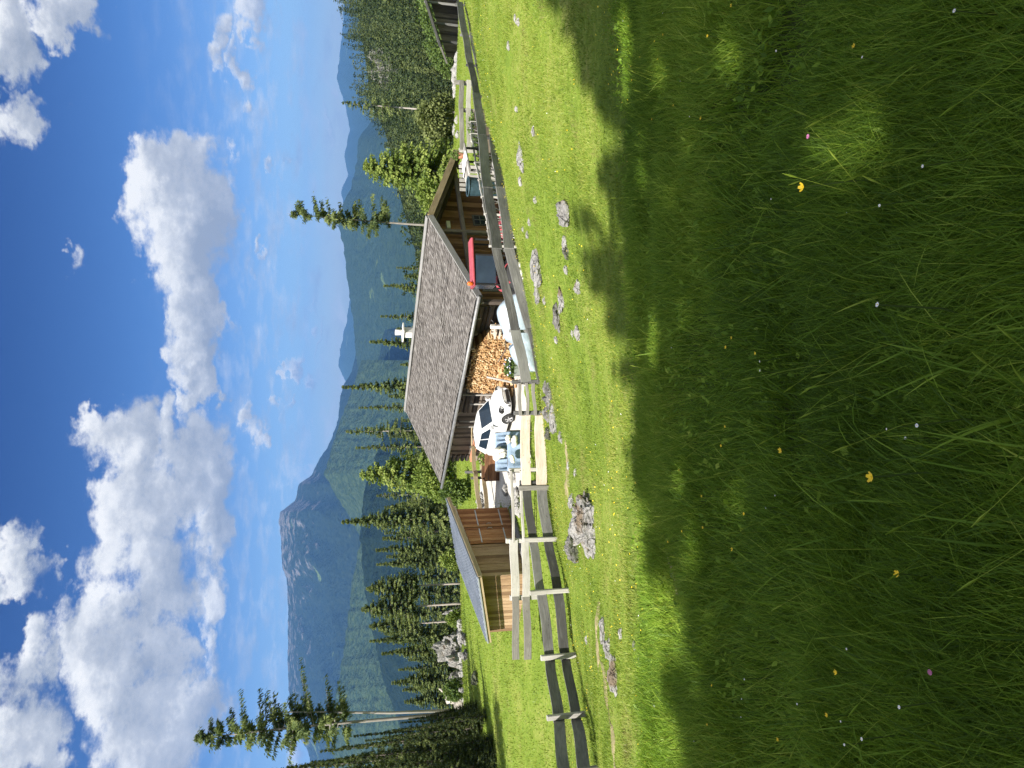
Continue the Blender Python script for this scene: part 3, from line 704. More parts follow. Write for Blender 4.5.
# trees right of the hut
b, h, r = tree_at(363, 172, 56, 64)
make_spruce('round_conifer', 'big bushy dark green conifer in the field beyond the gable', b, h, 2.35, 'larch', 401, whorls=34, nb=13, st=10, spray=.34, fan=4, droop=.30, bare=.0, power=.45, cat='conifer')
b = spot(122, 60)
make_bushy('willow_bush', 'pale grey-green willow with an open crown left of the bushy conifer', b, [(0,0,2.3,1.5,1.3,1.2),(.9,.3,1.5,1.3,1.1,.9),(-1.0,.2,1.7,1.,1.,.9),(.2,-.4,3.0,1.0,.9,.7)], 6500, .22, 'leaf_pale', 402, 1.8, .12, 'willow')
b = spot(203, 50)
make_bushy('bush', 'light green leafy bush behind the gable peak', b, [(0,0,1.2,1.0,.9,1.0),(.6,0,1.9,.8,.7,.7),(-.7,.2,1.0,.8,.7,.8)], 4200, .19, 'larch', 403, 1.0, .06, 'bush')
b = spot(493, 42)
make_bushy('shrub', 'dark rounded shrub beside the high corner of the shed', b, [(0,0,1.0,.62,.6,.75),(.2,0,.5,.6,.5,.5)], 2600, .13, 'leaf_mid', 404, .6, .05, 'shrub', part='foliage')
for k, (py, d, s, lab) in enumerate([(618,60,.8,'yellow-green sapling in front of the bare trunks'),(478,56,1.9,'leafy yellow-green bush under the far corner of the hut roof'),(560,58,.9,'green bush behind the shed roof edge'),(690,54,.9,'small green bush between the rocks and the root plate'),
                                     (62,78,2.2,'round light green bush just left of the weathered barn'),(20,86,3.4,'big dark green leafy tree behind the weathered barn'),(45,92,3.2,'leafy tree behind the open end of the weathered barn'),(4,100,4.2,'tall leafy tree at the frame edge behind the barn roof')]):
    b = spot(py, d)
    make_bushy('sapling' if s < 1.6 else 'leafy_tree', lab, b, [(0,0,s,s*.7,s*.7,s*.8),(s*.4,0,s*.8,s*.55,s*.5,s*.5),(-s*.4,.1,s*.7,s*.5,s*.5,s*.5)], int(1800+1500*s), .09+.06*s, 'larch' if k in (0,1,2) else 'leaf_mid', 420+k, s*.8, .06, 'tree' if s > 1.6 else 'sapling')

# wooded hill to the right: forest floor and the far-off wood on it
HILL = [(-220,330),(-100,338),(-20,343),(10,345.5),(40,352),(75,359),(100,363),(112,371),(130,386),(150,394),(175,402),(205,414),(240,430),(300,460),(380,490)]
HD0, HD1 = 150., 460.
def hill_z(x, y):
    py = 384 - x/y*F/1.0   # row of the crest above this direction
    yy = np.array([p[0] for p in HILL], float); xx = np.array([p[1] for p in HILL], float)
    cr = np.array([P(a, b, HD1) for a, b in zip(xx, yy)]); ang = cr[:,0]/cr[:,1]
    o = np.argsort(ang); zc = np.interp(x/y, ang[o], cr[o,2])-9.
    t = np.clip((y-HD0)/(HD1-HD0), 0, 1.35); zb = -25.
    s = np.where(t <= 1, t**.9, 1-(t-1)*.5)
    return zb + (zc-zb)*s + 9*(fbm(x/60, y/60, 4, 77)-.5)*4*np.clip(t*(1.05-np.minimum(t,1)),0,1)
def wooded_hill():
    nx, ny = 90, 60
    a = np.linspace(.02, .86, nx); y = np.concatenate([np.linspace(HD0-10, HD1, ny), np.linspace(HD1, HD1*1.3, 12)[1:]])
    A, Y = np.meshgrid(a, y, indexing='ij'); X = A*Y; Z = hill_z(X, Y)
    V = np.column_stack([X.ravel(), Y.ravel(), Z.ravel()]); i = np.arange(nx*len(y)).reshape(nx, len(y))
    f = np.stack([i[:-1,:-1], i[1:,:-1], i[1:,1:], i[:-1,1:]], -1).reshape(-1, 4)
    tag(npmesh('hill', V, [f], M['hill_floor'], smooth=True), kind='structure')
    protos = []
    for s in range(4):
        Vp, fp, vp, _ = spruce_arrays(1., .165, seed=500+s, whorls=15, nb=6, st=2, spray=.10, droop=.5, bare=.05, power=.9, fan=2)
        protos.append((Vp, fp, vp))
    r = np.random.default_rng(9); VV, FF, vv = [], [], []; off = 0; n = 0
    while n < 2600:
        y = HD0*(HD1*1.05/HD0)**r.random(); x = r.uniform(.10, .84)*y; z = float(hill_z(np.array([x]), np.array([y]))[0])
        q = proj((x, y, z))
        e = ((q[0]-388)/17)**2 + ((q[1]-66)/22)**2
        if e < 1 and r.random() < .82: continue          # the pale cliff stays open
        Vp, fp, vp = protos[r.integers(4)]; h = r.uniform(8, 17)*(.8+.2*y/HD1); a = r.uniform(0, 6.28); w = h*r.uniform(.8, 1.25)
        R = np.array([[math.cos(a), -math.sin(a)], [math.sin(a), math.cos(a)]])
        q = Vp.copy(); q[:,:2] = q[:,:2] @ R.T*w; q[:,2] *= h
        VV.append(q+np.array([x, y, z-.3])); FF.append(fp+off); off += len(Vp); vv.append(np.clip(vp*.35+r.uniform(-.05, .7), 0, 1)); n += 1
    tag(npmesh('forest', np.concatenate(VV), [np.concatenate(FF)], M['far_trees'], var=np.concatenate(vv)), kind='stuff', label='dense spruce wood covering the hill')
    # the cliff in the wood
    for k, (px, py, s) in enumerate([(384,58,9),(392,70,8),(389,82,6),(398,62,7),(377,74,6)]):
        v = ray(px, py); v = v/v.y; t = np.linspace(HD0, HD1, 900); z = hill_z(v.x*t, t); i = int(np.argmax(z >= v.z*t))
        rock('cliff', (v.x*t[i], t[i], float(z[i])), (s*.62, s*.5, s*.7), 600+k, 'dark_rock', 'pale limestone crag in the wooded hill', 'crag', group='pale crags in the wooded hill')
def rock(name, c, s, seed, mat, label, cat='rock', group=None, sub=4, rough=.45, rz=None):
    r = random.Random(seed); rz = r.uniform(0, 6.28) if rz is None else rz
    import bmesh
    bm = bmesh.new(); bmesh.ops.create_icosphere(bm, subdivisions=sub, radius=1.)
    o = Vector((r.uniform(0,99), r.uniform(0,99), r.uniform(0,99))); ca, sa = math.cos(rz), math.sin(rz)
    for v in bm.verts:
        p = v.co.copy(); n1 = mnoise.fractal(p*1.3+o, 1., 2., 3); n2 = mnoise.cell(p*2.3+o); n3 = mnoise.fractal(p*5+o, .9, 2.1, 4)
        k = 1 + rough*n1 + rough*.22*(n2-.5) + rough*.28*n3
        q = Vector((p.x*k*s[0], p.y*k*s[1], p.z*k*s[2]))
        v.co = Vector((q.x*ca-q.y*sa, q.x*sa+q.y*ca, q.z))
    me = bpy.data.meshes.new(name); bm.to_mesh(me); bm.free(); me.materials.append(M[mat])
    ob = bpy.data.objects.new(name, me); COL.objects.link(ob); ob.location = c
    return tag(ob, label, cat, group)
wooded_hill()
# trees outside the frame, left of and behind the camera, whose shadows lie over the foreground and the dark stand
EDGE = [(-400,520),(0,553),(20,558),(45,572),(70,586),(100,600),(120,607),(150,602),(175,588),(195,579),(208,577),(225,583),(242,600),(256,594),(272,582),(288,592),(305,608),(330,624),(360,638),(400,634),(425,622),(445,626),(458,648),(472,634),(488,630),(503,650),(514,658),(540,664),(570,677),(600,682),(650,692),(700,700),(768,708),(1100,730)]
SUN_GAPS = [(838,120,44,26,1.),(868,148,44,28,1.),(832,168,24,20,1.),(886,112,28,20,1.),(812,92,20,22,.985),(905,160,20,22,.985),(735,48,22,44,1.),(700,20,12,24,.98),(630,42,10,60,1.),(650,150,7,36,.985),(676,195,8,26,.975),(745,488,15,36,1.),(668,70,9,30,.985),(960,590,34,46,1.),(905,85,36,26,.97),(1000,30,30,40,.97),(700,130,10,34,.97),(660,330,7,30,.97),(690,300,9,34,.965),(780,250,14,34,.985),(720,600,9,40,.99),(712,668,7,26,.985),(705,545,7,22,.985),(690,470,7,24,.98),(700,520,8,30,.985),(905,640,24,30,.975),(820,380,14,30,.97),(760,160,14,36,.98)]
def shade_trees():
    # spruces outside the frame; their crowns are cut to shape the shadow on the meadow
    hv = Vector((SUNV.x, SUNV.y, 0)).normalized(); sx, sy = hv.x, hv.y; te = math.tan(math.radians(48))
    r = np.random.default_rng(77); ey, ex = [e[0] for e in EDGE], [e[1] for e in EDGE]
    for k, (x, y, s, w) in enumerate(SHADE):
        bx, by = x+sx*s, y+sy*s; zt = gz(x, y)+s*te; zb = gz(bx, by); h = zt-zb
        V, f, var, limbs = spruce_arrays(h, w, seed=800+k, whorls=36, nb=10, st=8, spray=.62, droop=.3, bare=.06, power=.62, scatter=.6)
        loc = np.array((bx, by, zb)); c = V.reshape(-1, 4, 3).mean(1)+loc
        gx, gy, g = c[:,0], c[:,1], c[:,2]*0-3
        for _ in range(5):      # where does this spray throw its shadow
            d = (c[:,2]-g)/te; gx, gy = c[:,0]-sx*d, c[:,1]-sy*d; g = ground(gx, gy)
        fw = gy*CP-g*SP; px = 512-F*(gy*SP+g*CP)/np.maximum(fw, .2); py = 384-F*gx/np.maximum(fw, .2)
        keep = np.ones(len(c), bool)
        if k < NSH:
            vis = (fw > .6); wob = vnoise(px/11., py/11., 3)
            keep &= ~(vis & (px < np.interp(py, ey, ex)+r.normal(0, 4, len(c))+56*(vnoise(py/15., px*0+3.)-.45)+20*(vnoise(py/5., px*0+8.)-.5)))
            for (qx, qy, a, b, p) in SUN_GAPS: keep &= ~(vis & (((px-qx)/a)**2+((py-qy)/b)**2 < 1+1.5*(wob-.5)) & (r.random(len(c)) < p))
        V = V.reshape(-1, 4, 3)[keep].reshape(-1, 3); n = len(V)//4
        root = empty('tall_spruce', (bx, by, zb), 'tall spruce beside the meadow', 'spruce', 'spruces shading the meadow')
        npmesh('crown', V+loc, [np.arange(n*4).reshape(n, 4)], M['spruce_dark'], root, var[keep])
        b = MB(); top = .55 if k < NSH else .97; b.tube([Vector(loc)+Vector((0,0,h*q-.4*(q == 0))) for q in (0,.1,.3,top)], [h*.013, h*.011, h*.009, h*.005], 9); b.build('trunk', M['bark'], root, True)
NSH = 22
SHADE = [(-3.0,6.0,16,2.6),(-1.4,8.0,18,2.6),(.4,8.6,18,2.6),(1.7,11.0,22,2.8),(3.2,13.3,25,3.0),(5.0,11.4,24,2.6),(6.9,13.2,26,2.8),(9.4,15.,29,3.2),
  (-2.8,3.4,12,2.6),(-.8,4.8,15,2.4),(2.8,8.0,19,2.6),(4.6,8.6,20,2.6),(6.8,9.4,22,2.8),(9,11.,26,3.2),(.9,5.0,14,2.4),(-1.4,1.8,10,2.6),(1.0,1.6,11,2.4),(3.2,4.6,16,2.6),(5.5,6.4,20,2.8),(12.5,16.5,31,3.4),(1.6,-1.5,9,2.6),(3.6,1.2,14,2.6),
  (-16.5,37.5,18,2.8),(-15.2,35.4,20,2.4),(-20,39,20,2.6)]
shade_trees()

# ------------------------------------------------------------------ the hut
HS = .9; AZ = .669
HA = Vector((-math.sin(AZ), math.cos(AZ), 0)); HG = Vector((math.cos(AZ), math.sin(AZ), 0)); HO = Vector((3.457*HS, 27., 0))
HL = 14.154*HS; HW = 2*4.916*HS; ZE = -5.57*HS+.13; ZR = -5.57*HS+1.803*HS-.03; ZG = -7.0
def H(s, t, z): return HO + HA*s + HG*t + Vector((0,0,z))
def roof_z(t): return ZE + (ZR-ZE)*(t/(HW/2) if t <= HW/2 else (HW-t)/(HW/2))
def board_wall(b, p0, p1, ztop, zbot, wid, thick, nrm_, gap=.006):
    """vertical boards between two ground points, top height given by ztop(fraction)"""
    p0, p1 = Vector(p0), Vector(p1); L = (p1-p0).length; ax = (p1-p0)/L; n = max(1, round(L/wid)); w = L/n
    for i in range(n):
        f = (i+.5)/n; q = p0+ax*(L*f)+nrm_*random.uniform(0, .012)
        b.beam((q.x, q.y, zbot), (q.x, q.y, ztop(f)), w-gap, thick, up=nrm_, ch=.08)
def log_wall(b, p0, p1, zbot, ztop, dia, out):
    n = round((ztop-zbot)/dia)
    for i in range(n):
        z = zbot+(ztop-zbot)*(i+.5)/n; p = Vector(p0); q = Vector(p1); p.z = q.z = z
        k = Vector(out)*random.uniform(-.012, .012)
        b.beam(p+k, q+k, dia*1.05, (ztop-zbot)/n*.985, ch=.28, jit=.006, n=5)
def make_hut():
    root = empty('mountain_hut', H(6, 4.4, ZG), 'long log hut with a grey shingle roof and firewood stacked under its eave', 'hut')
    # roof: boards below, shingle courses above
    rf = MB(); sl = math.hypot(HW/2, ZR-ZE); th = .10
    dn = Vector((0,0,-1))
    for sd in (0, 1):
        t0, t1 = (0, HW/2) if sd == 0 else (HW, HW/2)
        p = [H(0,t0,ZE-.07), H(HL,t0,ZE-.07), H(HL,t1,ZR-.07), H(0,t1,ZR-.07)]
        rf.prism(p if sd == 0 else p[::-1], (0,0,-th), var=.2)
        u = (H(0,t1,ZR)-H(0,t0,ZE)).normalized(); nn = HA.cross(u) if sd == 0 else u.cross(HA)
        if nn.z < 0: nn = -nn
        rows = 29; step = sl/rows
        for r in range(rows):
            s = -random.random()*.1
            while s < HL:
                w = random.uniform(.065, .16); e = min(s+w, HL); a = max(s, 0.)
                if e-a > .02:
                    d0 = random.uniform(-.022, .012); l = step*1.5
                    q = H(a, t0, ZE)+u*(r*step+d0)
                    lift0, lift1 = .035+random.uniform(-.008,.012), .008
                    l = min(l, sl-r*step-d0)
                    vs = [q+nn*lift0, q+HA*(e-a-.006)+nn*(lift0+random.uniform(-.006,.006)), q+HA*(e-a-.006)+u*l+nn*lift1, q+u*l+nn*lift1]
                    vs += [v-nn*.022 for v in vs]
                    g = [(0,0,0),(0,w,0),(l,w,0),(l,0,0)]*2
                    sg = .045*float(mnoise.noise(Vector((s*.35, r*.16, sd*9.)))) + .02*float(mnoise.noise(Vector((s*1.3, r*.5, sd*5.))))
                    vs = [v+nn*sg for v in vs]
                    rf.add(vs, [(0,1,2,3),(0,4,5,1),(1,5,6,2),(3,7,4,0)], g, var=min(1,max(0,random.gauss(.45,.22))))
                s = e
    roof = rf.build('roof', M['shingles'], root)
    m = MB()
    for sd, t in ((0, -.16), (1, .16)):
        u = Vector((HG.x*t, HG.y*t, -abs(t)*.37)); c = u*.5
        m.beam(H(-.03, HW/2, ZR+.075)+c, H(HL+.03, HW/2, ZR+.075)+c, .20, .035, up=(Vector((0,0,1))+HG*(.35 if sd else -.35)), n=6, jit=.006)
    m.build('ridge_cap', M['grey_wood'], roof)
    for sd, mt in ((0, 'grey_wood'), (1, 'ochre_wood')):
        t0 = 0 if sd == 0 else HW
        for s in (-.03, HL+.03): m = MB(); m.beam(H(s, t0, ZE-.10), H(s, HW/2, ZR-.10), .05, .24, up=(0,0,1)); m.build('barge_board', M[mt], roof)
    m = MB()
    for s in np.arange(.3, HL, .85):
        for t0 in (.02, HW-.02): m.beam(H(s, t0, ZE-.24), H(s, HW/2, ZR-.24), .10, .14)
    m.build('rafters', M['log_wood'], roof)
    m = MB(); m.tube([H(-.15, -.075, ZE-.06), H(HL*.5, -.075, ZE-.075), H(HL+.45, -.075, ZE-.10)], .072, 10)
    for s in np.arange(.4, HL, 1.1): m.beam(H(s, -.15, ZE-.03), H(s, .12, ZE-.03), .03, .02)
    m.build('gutter', M['gutter'], roof, True)
    # chimney
    pass 
    ch = H(7.35, HW/2+.5, 0); m = MB(); cz = ZR+.42
    m.box(ch+Vector((0,0,(ZR-.5+cz)/2)), (.34,.34,cz-ZR+.5), rz=AZ); chim = m.build('chimney', M['plaster'], roof)
    m = MB(); m.box(ch+Vector((0,0,cz+.04)), (.80,.5,.06), rz=AZ+1.57); m.build('cap_slab', M['plaster'], chim)
    m = MB(); m.tube([ch+Vector((0,0,cz+.07)), ch+Vector((0,0,cz+.20)), ch+Vector((0,0,cz+.40))], [.12,.125,.13], 14); m.build('chimney_pot', M['plaster'], chim, True)
    # walls
    TL, TR, S0, S1 = .95, HW-.12, 1.35, HL-.7
    m = MB(); log_wall(m, H(S0,TL,0), H(8.2,TL,0), ZG-.1, roof_z(TL)-.30, .2, HG)
    log_wall(m, H(S1,TL,0), H(S1,TR,0), ZG-.1, ZE+.1, .2, HA); log_wall(m, H(S0,TR,0), H(S1,TR,0), ZG-.1, roof_z(TR)-.30, .2, HG)
    # corner log ends
    for i in range(8): m.beam(H(S1+.22, TL, ZG+.1+i*.23), H(S1-.3, TL, ZG+.1+i*.23), .18, .18, ch=.3)
    board_wall(m, H(S1,TL,0), H(S1,TR,0), lambda f: roof_z(TL+(TR-TL)*f)-.26, ZE+.1, .16, .03, HA)
    m.build('wall', M['log_wood'], root)
    m = MB(); board_wall(m, H(8.2,TL,0), H(S1,TL,0), lambda f: roof_z(TL)-.3, ZG-.1, .17, .04, HG); m.build('wall', M['log_wood'], root)
    m = MB(); board_wall(m, H(S0,TL,0), H(S0,TR,0), lambda f: roof_z(TL+(TR-TL)*f)-.30, ZG-.1, .15, .04, -HA)
    gw = m.build('wall', M['brown_wood'], root); gw['label'] = 'brown boarded gable wall under the porch roof'
    m = MB(); m.beam(H(S0-.035, 3.02, ZG-.05), H(S0-.035, 3.02, ZG+1.9), .85, .05, up=HA); d = m.build('door', M['log_wood'], root); d['label'] = 'dark plank door in the gable wall'
    m = MB(); m.tube([H(S0-.09, 3.3, ZG+.95), H(S0-.14, 3.3, ZG+.95), H(S0-.14, 3.22, ZG+.95)], .018, 6); m.build('handle', M['zinc'], d)
    for t, zz in ((5.9, ZG+1.15), (2.0, ZG+1.2)):
        m = MB(); m.box(H(S0-.03, t, zz), (.66,.06,.62), rz=AZ); w = m.build('window', M['grey_wood'], root)
        m = MB(); m.box(H(S0-.062, t, zz), (.5,.012,.46), rz=AZ); m.build('pane', M['glass'], w)
        m = MB(); m.box(H(S0-.072, t, zz), (.5,.02,.035), rz=AZ); m.box(H(S0-.074, t, zz), (.035,.02,.46), rz=AZ); m.build('muntin', M['grey_wood'], w)
    m = MB(); m.box(H(S0-.12, 5.35, ZG+2.55), (.42,.20,.16), rz=AZ); l = m.build('porch_lamp', M['plaster'], root)
    for t in (.35, 4.2, HW-.35):
        m = MB(); m.beam(H(.55, t, ZG-.1), H(.55, t, roof_z(t)-.28), .17, .17, up=HG, ch=.15, jit=.01, n=4); m.build('porch_post', M['log_wood'], root)
    m = MB(); m.beam(H(.55, .1, ZE-.02), H(.55, HW-.1, ZE-.02), .16, .18); m.build('tie_beam', M['log_wood'], root)
    # long wall details: plate beam, pale upright poles, shutters, shelf, hose
    m = MB(); m.beam(H(2.2, TL-.15, roof_z(TL)-.42), H(HL-.3, TL-.15, roof_z(TL)-.42), .14, .12); m.build('wall_plate', M['grey_wood'], root)
    for s, h in ((6.55, 1.75), (7.25, 1.35), (8.55, 1.65), (8.95, 1.7), (6.15, 1.5)):
        m = MB(); m.beam(H(s, .62, ZG-.05), H(s+random.uniform(-.05,.05), .62, ZG+h), .075, .06, up=HG, jit=.01, n=3); m.build('upright_pole', M['pale_wood'], root)
    m = MB(); m.box(H(6.1, TL-.13, ZG+1.05), (.05, 1.1, .95), rz=AZ+math.pi); sh = m.build('shutter', M['tan_wood'], root)
    m = MB(); m.beam(H(9.0, .75, ZG+1.0), H(11.9, .75, ZG+.62), .04, .05); m.build('leaning_rail', M['ochre_wood'], root)
    m = MB(); m.box(H(11.0, .62, ZG+.66), (.28,1.5,.16), rz=AZ); m.build('window_box', M['terracotta'], root)
    return root
make_hut()

def firewood():
    m = MB(); s = 2.15; r = random.Random(5)
    TF = .28
    while s < 6.0:
        rad = r.uniform(.032, .058); top = 1.72 if s > 3.1 else .95+.8*(s-2.15)/.95
        if s > 5.6: top -= (s-5.6)*.9
        z = ZG
        while z < ZG+top:
            k = r.randint(4, 6); rr = rad*r.uniform(.75, 1.15); f = TF - .25*max(0, 1-(z-ZG)/.8)*max(0, 1-abs(s-4.3)/1.6) + r.uniform(-.05, .05)
            ring = [(math.cos(a0)*rr*r.uniform(.75,1.1), math.sin(a0)*rr*r.uniform(.75,1.1)) for a0 in [6.283*i/k+r.uniform(-.25,.25) for i in range(k)]]
            c = (s+r.uniform(-.02,.02), z+rr)
            vs = [H(c[0]+a, f, c[1]+b) for a, b in ring]+[H(c[0]+a, f+.45, c[1]+b) for a, b in ring]
            m.add(vs, [tuple(range(k))]+[(i, i+k, (i+1) % k+k, (i+1) % k) for i in range(k)], var=r.random())
            z += rr*1.72
        s += rad*1.75
    for i in range(150):      # logs fallen at the foot of the stack
        a = r.uniform(0, 6.28); L = r.uniform(.14, .19); s = r.gauss(4.6, .6); t = TF-abs(r.gauss(0, .38)); z = ZG+.07+max(0, .55-(TF-t)*.7)*r.random()
        d = Vector((math.cos(a), math.sin(a), r.uniform(-.25,.25)))*L; c = H(s, t, z)
        m.tube([c-d, c+d], r.uniform(.045,.075), 5, var=r.random())
    tag(m.build('firewood', M['log_end']), kind='stuff', label='tall stack of split orange firewood under the hut eave')
firewood()

# ------------------------------------------------------------------ the shed
SN = Vector((-7.3, 28.3, 0)); SE = Vector((.52, .854, 0)); SF = Vector((-.854, .52, 0))   # near corner, along the door wall, along the low wall
def S(e, f, z): return SN + SE*e + SF*f + Vector((0,0,z))
def make_shed():
    g0 = -7.05
    zc = {(0,0): P(477,577,27.6).z, (1,0): P(448,500,31.4).z, (0,1): P(487,640,29.6).z}
    LE, LF = 3.9, 3.1
    z00 = P(482, 577, 28.3).z; z10 = P(453, 510, 31.6).z; z01 = P(491, 628, 29.9).z
    RA, RB, RC = P(477,577,27.4), P(446,498,31.4), P(487,642,29.4); pn = (RB-RA).cross(RC-RA)
    def plane(p): return RA.z - (pn.x*(p.x-RA.x)+pn.y*(p.y-RA.y))/pn.z
    def top(e, f): return plane(S(e, f, 0)) - .13
    root = empty('shed', S(LE/2, LF/2, g0), 'brown timber shed with a single-pitch blue-grey metal roof', 'shed')
    m = MB(); board_wall(m, S(0,0,0), S(0,LF,0), lambda q: top(0, LF*q), g0-.3, .17, .03, -SE)
    w = m.build('wall', M['shed_wood'], root); w['label'] = 'low ochre board wall, lit along its foot'
    m = MB(); board_wall(m, S(0,LF,0), S(LE,LF,0), lambda q: top(LE*q, LF), g0-.3, .17, .03, SF); board_wall(m, S(LE,0,0), S(LE,LF,0), lambda q: top(LE, LF*q), g0-.3, .17, .03, SE); m.build('wall', M['shed_wood'], root)
    m = MB(); board_wall(m, S(0,-.002,0), S(1.72,-.002,0), lambda q: top(1.72*q, 0), g0-.2, .15, .03, -SF)
    w = m.build('wall', M['shed_wood'], root); w['label'] = 'pale upright boards beside the doors'
    for e0, e1 in ((1.75, 2.70), (2.73, 3.85)):
        m = MB(); board_wall(m, S(e0,-.03,0), S(e1,-.03,0), lambda q: top(e0+(e1-e0)*q, 0)-.20, g0-.1, .16, .04, -SF)
        d = m.build('door', M['shed_door'], root); d['label'] = 'reddish brown plank door'
        m = MB(); 
        for zz in (.45, 1.45): m.beam(S(e0+.05, -.06, g0+zz), S(e1-.1, -.06, g0+zz), .02, .05)
        m.build('hinge', M['zinc'], d)
        m = MB(); hx = e1-.12 if e0 < 2 else e0+.12
        m.tube([S(hx, -.06, g0+.9), S(hx, -.12, g0+.93), S(hx, -.12, g0+1.07), S(hx, -.06, g0+1.1)], .014, 6); m.build('handle', M['zinc'], d)
    m = MB(); m.beam(S(-.1, -.10, top(0,0)-.08), S(LE+.05, -.10, top(LE,0)-.08), .10, .16); m.build('top_beam', M['tan_wood'], root)
    RD = RB+RC-RA; up = Vector((0,0,1))
    def RZ(u, v, dz=0): return RA+(RB-RA)*u+(RC-RA)*v+up*dz
    m = MB(); m.prism([RA, RB, RD, RC], (0,0,-.035), var=.5)
    for k in range(13):
        f = .008+.984*k/12; m.beam(RZ(.005, f, .012), RZ(.995, f, .012), .035, .035)
    roof = m.build('roof', M['metal_roof'], root)
    m = MB(); m.beam(RZ(0,-.006,-.11), RZ(1,-.006,-.11), .03, .13); m.build('fascia', M['ochre_wood'], roof)
    m = MB(); m.beam(RZ(-.006,0,-.11), RZ(-.006,1,-.11), .03, .13); m.build('fascia', M['ochre_wood'], roof)
    m = MB(); m.beam(RZ(-.012,0,-.03), RZ(-.012,1,-.03), .06, .05); m.build('drip_edge', M['zinc'], roof)
    for f in (.22, .9):
        m = MB(); m.beam(RZ(.04, f, -.13), RZ(.95, f, -.13), .11, .15); m.build('rafter', M['pale_wood'], roof)
    return root
make_shed()
m = MB(); q = S(1.0, -.55, -7.02)      # planks and posts lying against the door wall in the shade
for k in range(3): m.beam(S(.5+.1*k, -.35-.16*k, -6.98), S(3.2-.2*k, -.5-.12*k, -6.96), .13, .07, n=2, jit=.008)
tag(m.build('plank_pile', M['grey_wood']), 'grey planks lying in the shade in front of the shed doors', 'planks')

# ------------------------------------------------------------------ weathered barn at the far right
def make_barn():
    d = 66.; a = spot(44, d); ux = Vector((1, .22, 0)).normalized(); uy = Vector((-.22, 1, 0)).normalized()
    root = empty('barn', a, 'weathered grey open-fronted barn at the edge of the field by the wooded hill', 'barn')
    def B(u, v, z): return a+ux*u+uy*v+Vector((0,0,z))
    zt = P(433, 45, d).z-a.z; zt2 = P(418, 0, d).z-a.z
    m = MB(); L = 9.; sl = (zt2-zt)/4.2
    m.prism([B(-1.2,-.8,zt-.45), B(L,-.8,zt+sl*L*.82), B(L,1.4,zt+sl*L*.82-.9), B(-1.2,1.4,zt-1.3)], (0,0,-.16)); rf = m.build('roof', M['shingles'], root)
    m = MB(); m.beam(B(-1.2,-.83,zt-.5), B(L,-.83,zt+sl*L*.82-.05), .05, .2); m.build('fascia', M['grey_wood'], rf)
    m = MB(); board_wall(m, B(-.6,1.3,0), B(L,1.3,0), lambda q: a.z+zt+sl*L*.8*q-1.35, a.z-.4, .2, .04, -uy); m.build('back_wall', M['log_wood'], root)
    m = MB(); board_wall(m, B(.3,0,0), B(1.5,0,0), lambda q: a.z+1.25, a.z-.5, .2, .05, -uy); w = m.build('front_wall', M['pale_wood'], root)
    m = MB(); board_wall(m, B(1.6,.7,0), B(L,.7,0), lambda q: a.z+.9+.5*q, a.z-.5, .25, .05, -uy); m.build('front_wall', M['grey_wood'], root)
    for u, h in ((-.2, zt-.3), (1.55, zt), (3.6, zt+.7), (6.4, zt+1.6)):
        m = MB(); m.beam(B(u,-.2,-.4), B(u,-.2,h), .16, .16, up=uy); m.build('post', M['grey_wood'], root)
    m = MB()
    for k in range(7): m.beam(B(4.0,-.8+.02*k,.1+k*.17), B(6.5,-.8+.02*k,.1+k*.17), .3, .14)
    tag(m.build('plank_stack', M['pale_wood']), 'stack of pale planks in front of the barn', 'planks')
make_barn()

# ------------------------------------------------------------------ fences
def make_fence(name, label, posts, rails, pm, rm, rail_h=.16, rail_t=.05, post=(.13,.09), over=.12, hide_post=None, sag=.022, side=-1):
    """posts: (y, x_top, depth); rails: list of rows, one x per post; every rail spans one gap"""
    b0 = P(posts[0][1], posts[0][0], posts[0][2]); root = empty(name, (b0.x, b0.y, gz(b0.x, b0.y)), label, 'fence')
    tops = [P(x, y, d) for y, x, d in posts]
    for i, t in enumerate(tops):
        if hide_post and i in hide_post: continue
        g = gz(t.x, t.y); m = MB(); k = random.uniform(-.03, .03)
        m.beam((t.x+k, t.y, g-.35), (t.x, t.y, t.z), post[0]*random.uniform(.9,1.1), post[1], up=(0,1,0), ch=.15, jit=.008, n=3); m.build('post', pm, root)
    for row in rails:
        for i in range(len(posts)-1):
            if row[i] is None or row[i+1] is None: continue
            p = P(row[i], posts[i][0], posts[i][2]); q = P(row[i+1], posts[i+1][0], posts[i+1][2]); ax = (q-p).normalized()
            n = Vector((ax.y, -ax.x, 0)).normalized()
            if n.dot(Vector((p.x, p.y, 0))) > 0: n = -n
            off = n*(.085+.012*(i % 2))*(-side)
            m = MB(); m.beam(p-ax*over*.5+off, q+ax*over*.5+off, rail_t, rail_h*random.uniform(.9,1.1), jit=sag, n=5, ch=.12); m.build('rail', rm, root)
    return root
make_fence('board_fence', 'long dark grey two-board fence curving from the shed lawn past the foreground meadow',
  [(488,519,23.2),(540,524,22.8),(593,530,21.9),(658,541,21.6),(718,547,19.4),(775,555,16.2)],
  [(527.5,533.5,542,550.5,559,565),(542.5,549,558.5,566.5,576.5,586)], M['pale_wood'], M['grey_wood'], rail_h=.29, post=(.15,.11), over=.1, side=1)
make_fence('board_fence', 'long dark two-board fence climbing right from the open gate section past the hut gable',
  [(4,455,40),(35,460,36),(65,466,33.5),(96,473,31),(137,480,27.6),(190,487,24.2),(250,496,22.4),(331,509,22.4),(381,519,22.)],
  [(459.5,464.5,470,476.5,481.5,487.5,496,514.5,525),(467,472.5,478,485.5,493,500,508.5,530.5,541)], M['grey_wood'], M['grey_wood'], rail_h=.30, post=(.10,.10), over=.1)
